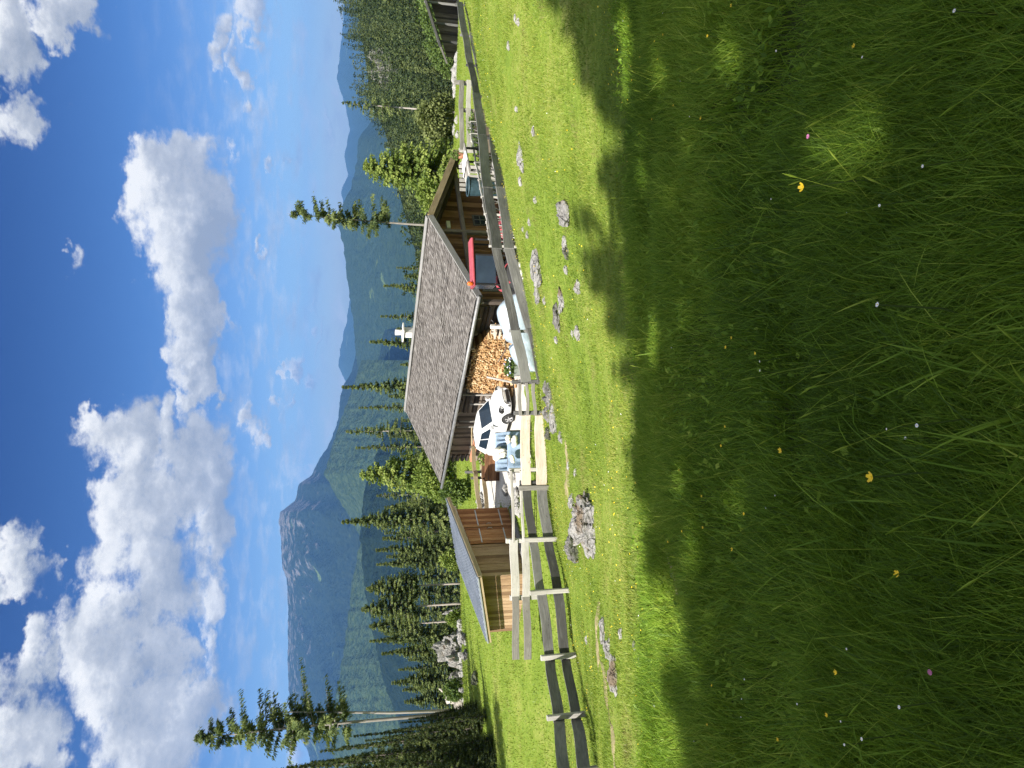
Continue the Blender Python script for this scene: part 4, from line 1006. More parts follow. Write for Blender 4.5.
make_fence('gate', 'narrow pale pole gate between the two runs of fence in front of the white car',
  [(382,512,22.1),(413,514,22.6)], [(519,520),(526,527),(533,534.5),(541.5,543)], M['grey_wood'], M['pale_wood'], rail_h=.09, rail_t=.06, post=(.12,.12), over=.05)
make_fence('wide_board_fence', 'short run of two broad sun-bleached tan boards in front of the striped bedding',
  [(416,516,22.7),(484,520,23.3)], [(525,525.5),(540,540.5)], M['grey_wood'], M['tan_wood'], rail_h=.31, rail_t=.06, post=(.20,.16), hide_post=[0])
make_fence('low_board_fence', 'bright grey two-board fence running in front of the low end of the shed',
  [(541,506,26.2),(598,510,26.0),(657,511,25.8)], [(513.5,514.5,515.5),(524.5,525.5,527)], M['pale_wood'], M['pale_wood'], rail_h=.27, post=(.16,.12), hide_post=[2])
make_fence('pole_fence', 'two thin white poles spanning from the shed fence to the gravel bank',
  [(470,509,25.6),(541,506,26.1)], [(510.5,513),(520.5,523)], M['pale_wood'], M['pale_wood'], rail_h=.09, rail_t=.09, post=(.12,.12), over=.02, hide_post=[1])
make_fence('rail_fence', 'grey-green two-rail fence in the yard between the hut and the shed',
  [(447,470,35.5),(472,465,35.2),(478,471,34.9),(512,477,34.)], [(473,474.5,475.5,480),(481,482.5,483.5,486.5)], M['grey_wood'], M['ochre_wood'], rail_h=.20, post=(.12,.10), over=.05, hide_post=[3])
make_fence('paddock_fence', 'pale grey two-rail paddock fence in the field right of the gable',
  [(82,454,37),(110,459,36.5),(150,459,36)], [(461,461,461.5),(468.5,468.5,468.5)], M['pale_wood'], M['pale_wood'], rail_h=.22, post=(.18,.14), over=.06)
def lattice():
    pts = [(122,470,32.5),(134,470,31.2),(148,472,30),(163,474,28.6),(180,478,27.2),(197,481,26.2),(214,484,25.4),(231,487,24.8),(246,489,24.4)]
    b0 = P(*[pts[0][1], pts[0][0], pts[0][2]]); root = empty('lattice_fence', (b0.x, b0.y, gz(b0.x,b0.y)), 'rustic pale lattice fence of posts and crossed branches in front of the gable', 'fence')
    tops = [P(x, y, d) for y, x, d in pts]; bots = [Vector((t.x, t.y, gz(t.x, t.y)+.1)) for t in tops]
    for t, b in zip(tops, bots):
        m = MB(); m.beam(b-Vector((0,0,.3)), t, .08, .07, up=(0,1,0), jit=.01, n=3); m.build('post', M['pale_wood'], root)
    for k in range(len(pts)-1):
        m = MB(); m.beam(tops[k]-Vector((0,0,.06)), tops[k+1]-Vector((0,0,.06)), .06, .07, jit=.02, n=3); m.build('rail', M['pale_wood'], root)
        a, b, c, d = bots[k], tops[k+1], tops[k], bots[k+1]
        for f0, f1 in ((0,.55),(.45,1)):
            for u, v in ((a.lerp(d,f0), c.lerp(b,f1)), (a.lerp(d,f1), c.lerp(b,f0))):
                m = MB(); m.tube([u, u.lerp(v,.5)+Vector((0,.03,random.uniform(-.05,.05))), v], .022, 6); m.build('crossed_branch', M['pale_wood'], root)
lattice()

# ------------------------------------------------------------------ yard surfaces, paths, stones
def patch(name, poly, mat, dz, n=46, edge=.35, seed=0):
    """irregular sheet lying on the ground"""
    a = np.array(poly); c = a.mean(0); ang = np.arctan2(a[:,1]-c[1], a[:,0]-c[0]); rad = np.hypot(a[:,0]-c[0], a[:,1]-c[1]); o = np.argsort(ang)
    ang, rad = ang[o], rad[o]; th = np.linspace(-math.pi, math.pi, n*2, endpoint=False)
    R = np.interp(th, np.concatenate([ang-2*math.pi, ang, ang+2*math.pi]), np.tile(rad, 3))*(1-edge*.5+edge*fbm(np.cos(th)*2.6+5, np.sin(th)*2.6+9, 4, seed))
    V = [(c[0], c[1])]; rings = 14
    for k in range(1, rings+1): V += [(c[0]+math.cos(t)*r*k/rings, c[1]+math.sin(t)*r*k/rings) for t, r in zip(th, R)]
    V = np.array(V); z = ground(V[:,0], V[:,1]); m = len(th)
    k = np.concatenate([[0], np.repeat(np.arange(1, rings+1), m)])/rings
    V = np.column_stack([V, z + dz*(1-k**6) - .03*k**6]); f3 = np.array([(0, 1+i, 1+(i+1) % m) for i in range(m)])
    f4 = np.array([(1+(r-1)*m+i, 1+r*m+i, 1+r*m+(i+1) % m, 1+(r-1)*m+(i+1) % m) for r in range(1, rings) for i in range(m)])
    return tag(npmesh(name, V, [f3, f4], M[mat], smooth=True), kind='structure')
patch('gravel_yard', [(-1.5,26.6),(.8,28.6),(1.,33),(-1.5,36),(-3.4,38.6),(-6.3,38.8),(-6.6,36.5),(-5.4,33),(-4.4,30),(-4.4,27)], 'gravel', .05, seed=3, edge=.12)
def path(name, pts, wid, mat, dz, seed):
    p = [G(*q) for q in pts]; xs = np.array([[v.x, v.y] for v in p]); s = np.linspace(0, len(p)-1, 60)
    c = np.column_stack([np.interp(s, range(len(p)), xs[:,k]) for k in (0,1)]); d = np.gradient(c, axis=0); d /= np.linalg.norm(d, axis=1)[:,None]; nrm_ = np.column_stack([-d[:,1], d[:,0]])
    V = []; u = np.linspace(-1, 1, 7)
    for k in range(60):
        w = wid*max(.05, 2.1*vnoise(np.array([k*.37]), np.array([seed*1.]), seed)[0]-.35)*min(1, k/6+.1, (59-k)/6+.1)
        for a in u: V.append(c[k]+nrm_[k]*a*w)
    V = np.array(V); z = ground(V[:,0], V[:,1]) + np.tile(dz*(1-np.abs(u)**4)-.02*np.abs(u)**4, 60); i = np.arange(420).reshape(60, 7)
    f = np.stack([i[:-1,:-1], i[1:,:-1], i[1:,1:], i[:-1,1:]], -1).reshape(-1, 4)
    return tag(npmesh(name, np.column_stack([V, z]), [f], M[mat], smooth=True), kind='structure'), c
PATHS = [path('footpath', [(600,600),(596,625),(597,650),(604,672),(608,700),(613,735),(618,790)], .30, 'dirt', .022, 1),
         path('footpath', [(566,440),(568,470),(566,495)], .24, 'dirt', .022, 2), path('bare_strip', [(646,505),(660,530),(672,560),(682,598)], .16, 'dirt', .03, 3)]

def stone_at(px, py, wx, wy, mat, label, name='rock', group=None, flat=.6, seed=0, sub=4, sink=.40, cat=None):
    """a stone whose middle is seen at (px,py), wx tall and wy wide in the picture"""
    wx *= 1.22; wy *= 1.2; c = G(px+wx*.2, py); k = c.y/F; w = wy*k/2; h = wx*k*.5
    sz = max(.5*w*flat, h*.85); dy = max(w*.55, h)
    return rock(name, (c.x, c.y, c.z+sz*(1-2*sink)*.6), (w, dy, sz), seed or int(px*7+py), mat, label, cat or name, group, sub, rz=0.)
stone_at(583,524,36,54,'rock','large cracked grey boulder with dark mossy top just below the dark fence','boulder',flat=.9,seed=41,sub=5)
stone_at(572,545,20,26,'dark_rock','dark mossy boulder half behind the large cracked one','boulder',flat=.8,seed=42)
stone_at(571,500,10,14,'rock','small grey stone at the tip of the large cracked boulder',flat=.7)
stone_at(563,213,17,24,'rock','rounded grey-pink boulder at the edge of the tree shadow','boulder',flat=.9,seed=43)
stone_at(564,243,8,12,'rock','angular grey stone next in line after the rounded boulder')
stone_at(566,252,9,13,'dark_rock','dark pitted stone in the row below the rounded boulder')
stone_at(566,270,6,8,'rock','small grey stone between the dark pitted one and the outcrop chain')
stone_at(577,287,9,12,'rock','pale grey stone standing off from the outcrop chain')
stone_at(560,298,7,22,'rock','flat grey outcrop at the upper end of the chain of stones',flat=.4)
stone_at(556,316,9,24,'dark_rock','pitted grey outcrop in the middle of the chain of stones',flat=.5)
stone_at(577,333,8,13,'white_rock','white slanted stone at the edge of the shadow')
stone_at(535,265,12,34,'rock','broad flat grey slab of rock close below the fence',flat=.35,seed=44)
stone_at(537,291,7,22,'rock','narrow grey slab ending the broad flat one',flat=.35)
stone_at(520,157,7,26,'rock','flat grey stone sunk in the sunlit grass below the gable corner',flat=.35)
stone_at(602,630,9,22,'rock','slanted pale slab at the start of the row along the footpath',flat=.5)
stone_at(607,648,10,18,'rock','pale grey stone in the middle of the row along the footpath',flat=.6)
stone_at(613,676,14,30,'rock','long ribbed grey rock beside the footpath',flat=.5,seed=45,sub=5)
stone_at(620,634,6,12,'white_rock','small white stone just below the footpath row')
stone_at(713,688,18,34,'dark_rock','grey rock lying in the tree shadow near the left foot of the slope',flat=.35)
stone_at(552,418,10,26,'rock','jumbled grey stones at the foot of the gate post',flat=.5)
stone_at(548,402,8,14,'rock','grey stone below the pale pole gate')
stone_at(560,437,6,10,'white_rock','white stone by the start of the little path')
WHITE = [(523,229),(527,235),(520,182),(507,206),(516,109),(518,22),(515,18),(508,45),(535,200),(529,222),(544,300),(536,262),(545,383),(568,466),(660,520),(664,527),(672,575),(556,340),(586,640),(634,645),(640,660),(572,333),(575,472),(533,131)]
for k, (px, py) in enumerate(WHITE):
    stone_at(px, py, 3.5+k % 3, 6+k % 4, 'white_rock', 'small white stone lying in the sunlit grass', 'stone', 'white stones scattered over the slope', sub=3)
# broken ground beyond the lawn on the left
def far_stone(px, py, d, wx, wy, mat, label, seed, name='rock', rough=.5, sub=4, group=None):
    b = spot(py, d); t = P(px-wx/2, py, d).z; w = wy/F*d/2; h = max(.25, (t-b.z)/1.55)
    return rock(name, (b.x, b.y, b.z+h*.45), (w, w*.8, h), seed, mat, label, name, group, sub, rough, rz=0.)
far_stone(447,645,60,22,28,'rock','pale broken outcrop below the pointed spruces',61,'outcrop',.6,5)
far_stone(453,661,59,14,16,'rock','lower grey block right beside the pale outcrop',62)
far_stone(455,676,59,14,14,'dark_rock','dark ragged block under the forest edge',63)
far_stone(477,678,41,13,14,'dark_rock','rounded dark boulder at the shaded edge of the lawn',64,'boulder',.25)
far_stone(470,655,46,5,10,'rock','low stone in the pinkish scree',65)
far_stone(468,639,47,5,12,'rock','low stone in the scree behind the low end of the shed',66)
for k in range(16):
    py = random.uniform(622, 700); d = random.uniform(49, 56); far_stone(random.uniform(464,474), py, d, 4, random.uniform(4,8), 'white_rock', 'small pale stone in the scree at the edge of the lawn', 670+k, 'stone', sub=3, group='stones of the scree')
def stump():
    b = spot(702, 57); root = empty('uprooted_stump', b, 'grey uprooted tree stump with splayed roots in front of the dark spruces', 'stump')
    m = MB(); m.tube([b+Vector((-.3,0,.0)), b+Vector((0,0,.7)), b+Vector((.25,0,1.3)), b+Vector((.9,0,1.6)), b+Vector((1.25,-.1,2.1))], [.75,.5,.34,.2,.05], 10); m.build('stem', M['pale_bark'], root, True)
    r = random.Random(3)
    for k in range(9):
        a = r.uniform(0, 6.28); l = r.uniform(.9, 1.7); d = Vector((math.cos(a), math.sin(a)*.6, 0))
        m = MB(); m.tube([b+Vector((0,0,.6)), b+d*l*.5+Vector((0,0,r.uniform(.3,.9))), b+d*l+Vector((0,0,r.uniform(-.1,.5)))], [.16,.09,.02], 6); m.build('root', M['pale_bark'], root, True)
stump()
far_stone(452,612,62,14,10,'rock','narrow grey block at the foot of the bare trunks',67)
for k, (px, py, d) in enumerate([(457,64,60),(452,70,58),(452,78,57),(453,85,56)]):
    b = spot(py, d); rock('rock', (b.x, b.y, b.z+.1), (1.5-.2*k, 1., .8-.1*k), 690+k, 'white_rock', ['pale rock beside the grey barn wall','pale rock second from the barn wall','pale rock third from the barn wall','lowest pale rock between the barn and the paddock post'][k], 'rock')
for k in range(14):
    d = random.uniform(42, 55); py = random.uniform(118, 200); b = spot(py, d); rock('stone', (b.x, b.y, b.z+.02), (.28,.25,.16), 700+k, 'white_rock', 'small pale stone in the field beyond the gable', 'stone', 'stones in the field beyond the gable', 3)
# ------------------------------------------------------------------ vehicles and things in the yard
def frame_of(loc, ang):
    c, s = math.cos(ang), math.sin(ang); loc = Vector(loc)
    return lambda x, y, z: loc + Vector((x*c-y*s, x*s+y*c, z))
def wheel(root, K, x, y, r, w, rim, name='wheel', spokes=5, hub=None):
    sg = 1 if y > 0 else -1; n = 28; m = MB(); prof = [(r*.62,-w/2),(r*.93,-w/2),(r,-w*.32),(r,w*.32),(r*.93,w/2),(r*.62,w/2)]
    vs = [K(x+a*math.cos(6.2832*i/n), y+b, r+a*math.sin(6.2832*i/n)) for i in range(n) for a, b in prof]; k = len(prof)
    m.add(vs, [(i*k+j, i*k+j+1, ((i+1) % n)*k+j+1, ((i+1) % n)*k+j) for i in range(n) for j in range(k-1)])
    wh = m.build(name, M['rubber'], root, True)
    m = MB(); o = y+sg*w*.38
    m.add([K(x+r*.64*math.cos(6.2832*i/n), o-sg*.05, r+r*.64*math.sin(6.2832*i/n)) for i in range(n)], [tuple(range(n))])
    for i in range(spokes):
        a = 6.2832*i/spokes+.3; m.beam(K(x, o, r), K(x+r*.64*math.cos(a), o, r+r*.64*math.sin(a)), .05, r*.16, up=K(0,1,0)-K(0,0,0))
    m.tube([K(x+r*.63*math.cos(6.2832*i/n), o, r+r*.63*math.sin(6.2832*i/n)) for i in range(n+1)], r*.05, 5, cap=False)
    m.build('rim', rim, wh); return wh
def make_car():
    d = 31.; p = P(516, 421, d); loc = Vector((p.x, d, gz(p.x, d)+.06)); ang = math.atan2(-.743, .669); K0 = frame_of((0,0,0), ang); K = lambda x, y, z: loc + K0(x*.86, y*.86, z*.82)
    root = empty('parked_car', loc, 'white parked hatchback facing the meadow in front of the log wall', 'car')
    root['label'] = 'white parked hatchback, front towards the meadow, before the log wall'
    sec = [(1.86,.50,.30,.60),(1.80,.68,.20,.72),(1.62,.78,.18,.86),(1.25,.82,.18,.95),(.75,.83,.18,1.01),(-.4,.83,.18,1.03),(-1.35,.83,.2,1.04),(-1.68,.80,.24,1.02),(-1.84,.70,.34,.9)]
    vs, fs = [], []; n = 14
    for x, w, z0, z1 in sec:
        half = [(0,z0),(w*.85,z0),(w*.98,z0+.10),(w,z0+(z1-z0)*.45),(w*.985,z0+(z1-z0)*.72),(w*.93,z1-.05),(w*.75,z1+.0)]
        ring = half + [(0,z1+.035)] + [(-a,b) for a, b in half[::-1][:-1]]
        vs += [K(x, a, b) for a, b in ring]
    for i in range(len(sec)-1):
        for j in range(n):
            a = i*n+j; b2 = i*n+(j+1) % n; fs.append((a, b2, b2+n, a+n))
    fs += [tuple(range(n)), tuple(range((len(sec)-1)*n+n-1, (len(sec)-1)*n-1, -1))]
    m = MB(); m.add(vs, fs); body = m.build('body', M['white_paint'], root, True)
    md = body.modifiers.new('round', 'SUBSURF'); md.levels = md.render_levels = 2
    # cabin
    lo = [(.86,.74),(.55,.77),(-1.3,.77),(-1.72,.70)]; hi = [(.05,.60),(-.15,.64),(-1.15,.63),(-1.42,.56)]; z0, z1 = 1.0, 1.52
    ringl = lo+[(x,-y) for x, y in lo[::-1]]; ringh = hi+[(x,-y) for x, y in hi[::-1]]
    m = MB(); vs = [K(x,y,z0) for x,y in ringl]+[K(x,y,z1) for x,y in ringh]+[K(x*.9-.05,y*.8,z1+.06) for x,y in ringh]
    m.add(vs, [(i, (i+1) % 8, (i+1) % 8+8, i+8) for i in range(8)]+[(i+8, (i+1) % 8+8, (i+1) % 8+16, i+16) for i in range(8)]+[tuple(range(16,24))])
    cab = m.build('roof', M['white_paint'], root)
    def pane(name, quad, off):
        q = [K(*v) for v in quad]; nn = (q[1]-q[0]).cross(q[2]-q[0]).normalized(); o = K(*off)-K(0,0,0)
        if nn.dot(o) < 0: nn = -nn
        mm = MB(); mm.prism([v+nn*.004 for v in q], nn*.012); mm.build(name, M['glass'], root)
    def L(i, s, f): # point on a pillar line
        return (lo[i][0]+(hi[i][0]-lo[i][0])*f, s*(lo[i][1]+(hi[i][1]-lo[i][1])*f), z0+(z1-z0)*f)
    def mixp(a, b, t): return tuple(a[k]+(b[k]-a[k])*t for k in range(3))
    a0, a1, b0, b1 = L(0,1,.10), L(0,-1,.10), L(0,1,.90), L(0,-1,.90)
    pane('windshield', [mixp(a0,a1,.05), mixp(a0,a1,.95), mixp(b0,b1,.95), mixp(b0,b1,.05)], (1,0,.4))
    for s in (1,-1):
        A0, A1, B0, B1 = L(1,s,.12), L(2,s,.12), L(1,s,.88), L(2,s,.88)
        pane('side_window', [mixp(A0,A1,.03), mixp(A0,A1,.48), mixp(B0,B1,.46), mixp(B0,B1,.05)], (0,s,.3))
        pane('side_window', [mixp(A0,A1,.53), mixp(A0,A1,.97), mixp(B0,B1,.95), mixp(B0,B1,.51)], (0,s,.3))
        m = MB(); m.box(K(.62, s*.93, 1.06), (.10,.20,.14), rz=ang, ch=.3); m.build('mirror', M['white_paint'], root)
        m = MB(); m.tube([K(1.60, s*.62, .70), K(1.75, s*.60, .70)], [.13,.10], 14); m.tube([K(1.55, s*.68, .72), K(1.66, s*.70, .71)], [.12,.10], 14); h = m.build('headlight', M['black_plastic'], root)
        m = MB(); m.tube([K(1.70, s*.615, .70), K(1.768, s*.60, .70)], [.085,.07], 12); m.build('lens', M['lamp_glass'], h)
        m = MB(); m.tube([K(1.76, s*.55, .36), K(1.835, s*.54, .36)], .06, 12); m.build('fog_lamp', M['black_plastic'], root)
        m = MB(); m.box(K(.1, s*.838, .86), (.16,.02,.03), rz=ang); m.build('door_handle', M['white_paint'], root)
        for x in (1.17, -1.22):
            m = MB(); nn = 20      # dark wheel arch
            m.add([K(x+.375*math.cos(3.1416*i/nn), s*.826, .30+.375*math.sin(3.1416*i/nn)) for i in range(nn+1)]+[K(x+.375*math.cos(3.1416*i/nn), s*.834, .30+.375*math.sin(3.1416*i/nn)) for i in range(nn+1)], [tuple(range(nn+1)), tuple(range(2*nn+1, nn, -1))]); m.build('wheel_arch', M['black_plastic'], root)
            wheel(root, K, x, s*.76, .31, .20, M['alloy'])
    m = MB(); m.beam(K(1.80,-.38,.36), K(1.80,.38,.36), .16, .17, ch=.2); m.build('lower_grille', M['black_plastic'], root)
    m = MB(); m.beam(K(1.765,-.44,.64), K(1.765,.44,.64), .10, .05, ch=.2); m.beam(K(1.80,-.30,.57), K(1.80,.30,.57), .05, .03, ch=.2); m.build('grille', M['chrome'], root)
    m = MB(); m.beam(K(1.855,-.26,.485), K(1.855,.26,.485), .02, .11); m.build('licence_plate', M['plaster'], root)
make_car()

def make_tractor():
    d = 25.6; x0 = 3.35; K0 = Vector((x0, d, gz(x0+1, d)-.05)); ang = .10; K = frame_of(K0, ang)
    zr = P(473, 268, d).z-K0.z
    root = empty('tractor', K0, 'red tractor with a dark glass cab parked in front of the gable', 'tractor')
    m = MB(); m.beam(K(-.05,0,zr), K(1.6,0,zr+.05), .62, .09, ch=.3, n=4); roof = m.build('cab_roof', M['red_paint'], root)
    m = MB(); q = K(.02,-.25,zr+.04); m.tube([q, q+Vector((0,0,.16)), q+Vector((0,0,.2))], [.07,.07,.03], 10); m.build('beacon', M['orange'], roof, True)
    for x, y in ((0,.29),(0,-.29),(1.02,-.29),(1.02,.29),(1.55,.29),(1.55,-.29)):
        m = MB(); m.beam(K(x,y,.9), K(x,y,zr-.05), .06, .06, up=(0,1,0)); m.build('cab_pillar', M['black_plastic'], root)
    for y in (.6,-.6):
        m = MB(); m.beam(K(.04,y*.48,zr-.40), K(.99,y*.48,zr-.40), .02, .68); m.build('side_window', M['tractor_glass'], root)
        m = MB(); m.beam(K(1.05,y*.48,1.0), K(1.52,y*.48,1.0), .03, .10); m.build('door_sill', M['black_plastic'], root)
        m = MB(); pts = [K(-.02+.36*(1-math.cos(a)), y*.9, 1.02+.30*math.sin(a)) for a in np.linspace(.25, 2.6, 9)]
        for a, b in zip(pts[:-1], pts[1:]): m.beam(a, b, .34, .04, up=(0,0,1))
        m.build('fender', M['red_paint'], root)
        wheel(root, K, .35, y*.95, .62, .40, M['plaster'], spokes=6); wheel(root, K, 2.25, y*.95, .40, .26, M['plaster'], spokes=6)
    m = MB(); m.beam(K(-.02,-.28,zr-.40), K(-.02,.28,zr-.40), .02, .68); m.build('rear_window', M['tractor_glass'], root)
    m = MB(); m.beam(K(1.62,0,1.12), K(2.9,0,1.02), .62, .42, ch=.3, n=3); hood = m.build('hood', M['red_paint'], root)
    m = MB(); m.beam(K(2.91,0,.95), K(2.96,0,.95), .5, .5, ch=.1); m.build('grille', M['black_plastic'], hood)
    m = MB(); m.tube([K(2.1,-.2,1.3), K(2.1,-.2,1.75)], .035, 8); m.build('exhaust_pipe', M['black_plastic'], hood)
    m = MB(); m.beam(K(-.1,0,.72), K(2.8,0,.66), .45, .35, ch=.2); m.build('chassis', M['black_plastic'], root)
    m = MB(); m.box(K(.7,0,1.05), (.45,.45,.12), rz=ang); m.box(K(.48,0,1.32), (.10,.45,.45), rz=ang); m.build('seat', M['black_plastic'], root)
    m = MB(); c = K(1.35,0,1.42); m.tube([c+Vector((.08*math.cos(a), .19*math.sin(a), .17*math.cos(a))) for a in np.linspace(0,6.2832,17)], .018, 6, cap=False); m.tube([K(1.6,0,1.15), c], .02, 6); m.build('steering_wheel', M['black_plastic'], root)
make_tractor()

def make_tarp():
    cx, d = 1.75, 24.9; nx, ny = 60, 34; u = np.linspace(-1, 1, nx); v = np.linspace(-1, 1, ny); U, W = np.meshgrid(u, v, indexing='ij')
    X = cx + U*1.35; Y = d + W*.85 - U*.25
    prof = np.clip(1-np.abs(U)**3.2, 0, 1)**.55*np.clip(1-np.abs(W)**3, 0, 1)**.5
    top = np.where(U > -.28, 1.02+.38*sstep(-.3, .75, U), .92)      # two humps, the right one higher
    fold = .05*np.sin(U*16+2*W)*(1-prof)*1.6+.10*(fbm(U*3+4, W*3+2, 4, 8)-.5) - .16*np.exp(-((U+.28)/.05)**2)
    g = ground(X, Y); Z = g + .04 + prof*(top+fold)
    i = np.arange(nx*ny).reshape(nx, ny); f = np.stack([i[:-1,:-1], i[1:,:-1], i[1:,1:], i[:-1,1:]], -1).reshape(-1, 4)
    o = npmesh('plastic_sheet', np.column_stack([X.ravel(), Y.ravel(), Z.ravel()]), [f], M['tarp'], smooth=True)
    o.modifiers.new('thick', 'SOLIDIFY').thickness = .012
    tag(o, 'pale blue plastic sheet draped over a heap in front of the firewood', 'tarpaulin')
make_tarp()
def mower():
    b = H(1.15, .15, ZG+.35); root = empty('motor_mower', b, 'small red motor mower with a black wheel at the end of the woodpile', 'mower')
    m = MB(); m.beam(b+Vector((-.25,0,.42)), b+Vector((.15,0,.5)), .3, .24, ch=.3, n=2); m.build('engine_cover', M['red_paint'], root)
    m = MB(); m.tube([b+Vector((.32+.26*math.cos(a), -.05, .36+.26*math.sin(a))) for a in np.linspace(0,6.2832,21)], .05, 8, cap=False); m.build('wheel', M['rubber'], root, True)
    m = MB(); m.tube([b+Vector((-.2,0,.6)), b+Vector((-.3,.1,.85)), b+Vector((-.1,.15,1.0))], .02, 6); m.build('handlebar', M['black_plastic'], root)
    m = MB(); m.beam(b+Vector((-.3,0,-.1)), b+Vector((-.3,0,.4)), .2, .2, up=(0,1,0)); m.beam(b+Vector((.1,0,-.1)), b+Vector((.1,0,.4)), .2, .2, up=(0,1,0)); m.build('stand', M['grey_wood'], root)
mower()
m = MB(); m.beam(H(1.62,.1,ZG), H(1.62,.1,ZG+1.35), .16, .12, up=HG); tag(m.build('white_post', M['plaster']), 'short white post between the red mower and the firewood', 'post')
m = MB()
for k in range(5): m.beam(H(1.72,.05,ZG+.45+.17*k), H(2.12,.05,ZG+.45+.17*k), .3, .06)
for s in (1.75, 1.92, 2.1): m.beam(H(s,.22,ZG), H(s,.22,ZG+1.25), .08, .1, up=HG)
tag(m.build('pallet', M['tan_wood']), 'reddish wooden pallet leaning beside the firewood', 'pallet')
def planter():
    c = P(505, 367, 28.2); b = Vector((c.x, c.y, gz(c.x, c.y))); root = empty('planter', b, 'grey tub of blue and white flowers at the left end of the firewood', 'planter')
    m = MB(); m.tube([b, b+Vector((0,0,.2)), b+Vector((0,0,.48))], [.30,.34,.37], 18, cap=False); m.tube([b+Vector((0,0,.02)), b+Vector((0,0,.4))], [.28,.33], 18); m.build('tub', M['zinc'], root)
    r = random.Random(4); V, f, var = bushy_arrays([(0,0,.55,.36,.34,.2)], 500, .09, 4); npmesh('foliage', V+np.array(b), [f], M['leaf_mid'], root, var)
    m = MB()
    for k in range(34):
        q = b+Vector((r.uniform(-.34,.34), r.uniform(-.34,.34), r.uniform(.55,.74))); m.tube([q, q+Vector((0,0,.03))], [.035,.02], 6, m=k % 2)
    m.build('blossoms', [M['petal_white'], M['blueflower']], root)
planter()
m = MB(); a = P(487, 377, 28.6); q = P(511, 386, 27.2); q.z = gz(q.x, q.y); m.beam(a, q, .07, .06, jit=.01, n=3); tag(m.build('leaning_pole', M['pale_wood']), 'pale pole leaning from the firewood down towards the car', 'pole')
m = MB(); a = P(506, 349, 24.2); q = P(498, 362, 27.6); m.tube([a, (a+q)/2, q], .02, 6); q2 = P(505, 341, 23.9); m.tube([a, q2], .02, 6); tag(m.build('dark_stick', M['log_wood']), 'thin dark stick across the plastic sheet and the firewood', 'stick')

def bedding():
    d = 27.2; root = empty('drying_rack', P(520, 451, d), 'low grey wooden drying rack under the striped bedding', 'rack')
    g = gz(root.location.x, d); root.location.z = g
    a = P(496, 433, d); b = P(496, 471, d-.3); c = P(508, 431, d-.75); e = P(508, 472, d-1.)
    for p, q, nm in ((a, b, 'rail'), (c, e, 'rail')):
        m = MB(); m.tube([p, q], .025, 8); m.build(nm, M['grey_wood'], root)
    for p in (a, b, c, e):
        m = MB(); m.tube([Vector((p.x, p.y, gz(p.x, p.y)-.1)), p], .03, 7); m.build('leg', M['grey_wood'], root)
    def cloth(name, p, q, drop, lab, seed):
        n, k = 46, 26; V = []; gc = []; ax = (q-p); L = ax.length; ax = ax/L; n2 = Vector((ax.y, -ax.x, 0)).normalized()
        if n2.y > 0: n2 = -n2
        for i in range(n):
            s = i/(n-1); x = p+ax*(L*(.02+.96*s))
            for j in range(k):
                t = j/(k-1)*1.35-.35      # over the rail: back part then front part
                h = drop*abs(t)/1.0; side = 1 if t > 0 else -1
                w = .045*min(1, abs(t)*7)*side + side*abs(t)*(.12+.07*math.sin(s*9+seed+t*2)) + .05*math.sin(s*23+seed*2)*abs(t)
                w += .03*(float(fbm(np.array([s*6.+seed]), np.array([t*5.]), 3, seed)[0])-.5)
                dz = .04 - h - .04*math.sin(s*7+seed)*abs(t)
                V.append(x+n2*w+Vector((0,0,dz))); gc.append((t*3.2, s*2, 0))
        i = np.arange(n*k).reshape(n, k); f = np.stack([i[:-1,:-1], i[1:,:-1], i[1:,1:], i[:-1,1:]], -1).reshape(-1, 4)
        o = npmesh(name, np.array(V), [f], M['stripes'], gc=np.array(gc), smooth=True); o.modifiers.new('thick', 'SOLIDIFY').thickness = .035
        tag(o, lab, 'blanket', 'striped bedding airing in front of the car')
    cloth('striped_blanket', a, a.lerp(b, .46), .42, 'blue-grey striped blanket on the upper rail, nearer the car windscreen', 1)
    cloth('striped_blanket', a.lerp(b, .5), b, .46, 'blue-grey striped blanket on the upper rail, nearer the shed', 2)
    cloth('striped_blanket', c, e, .50, 'long blue-grey striped blanket on the lower rail behind the tan boards', 3)
    def roll(p, q, r, lab, seed):
        m = MB(); n = 9; m.tube([p.lerp(q, i/(n-1))+Vector((0,0,.02*math.sin(i*1.7+seed))) for i in range(n)], [r*(.55 if i in (0,n-1) else 1+.12*math.sin(i*2.1+seed)) for i in range(n)], 12); tag(m.build('pillow', M['cream'], smooth=True), lab, 'pillow', 'cream pillows on the striped bedding')
    roll(P(508,435,d-.98), P(508,443,d-1.), .085, 'upper of two small cream rolls lying side by side on the lower striped blanket', 1)
    roll(P(514.5,435.5,d-1.12), P(514.5,447,d-1.14), .10, 'lower of two small cream rolls lying side by side on the lower striped blanket', 2)
    roll(P(497.5,447,d-.36), P(497.5,460,d-.42), .17, 'large cream pillow hanging in the middle of the upper rail', 3)
    roll(P(503,449,d-.55), P(504,457,d-.7), .12, 'crumpled cream pillow between the upper and the lower rail', 4)
    roll(P(512,455,d-1.2), P(513,463,d-1.22), .07, 'cream roll at the shed end of the lower striped blanket', 5)
bedding()
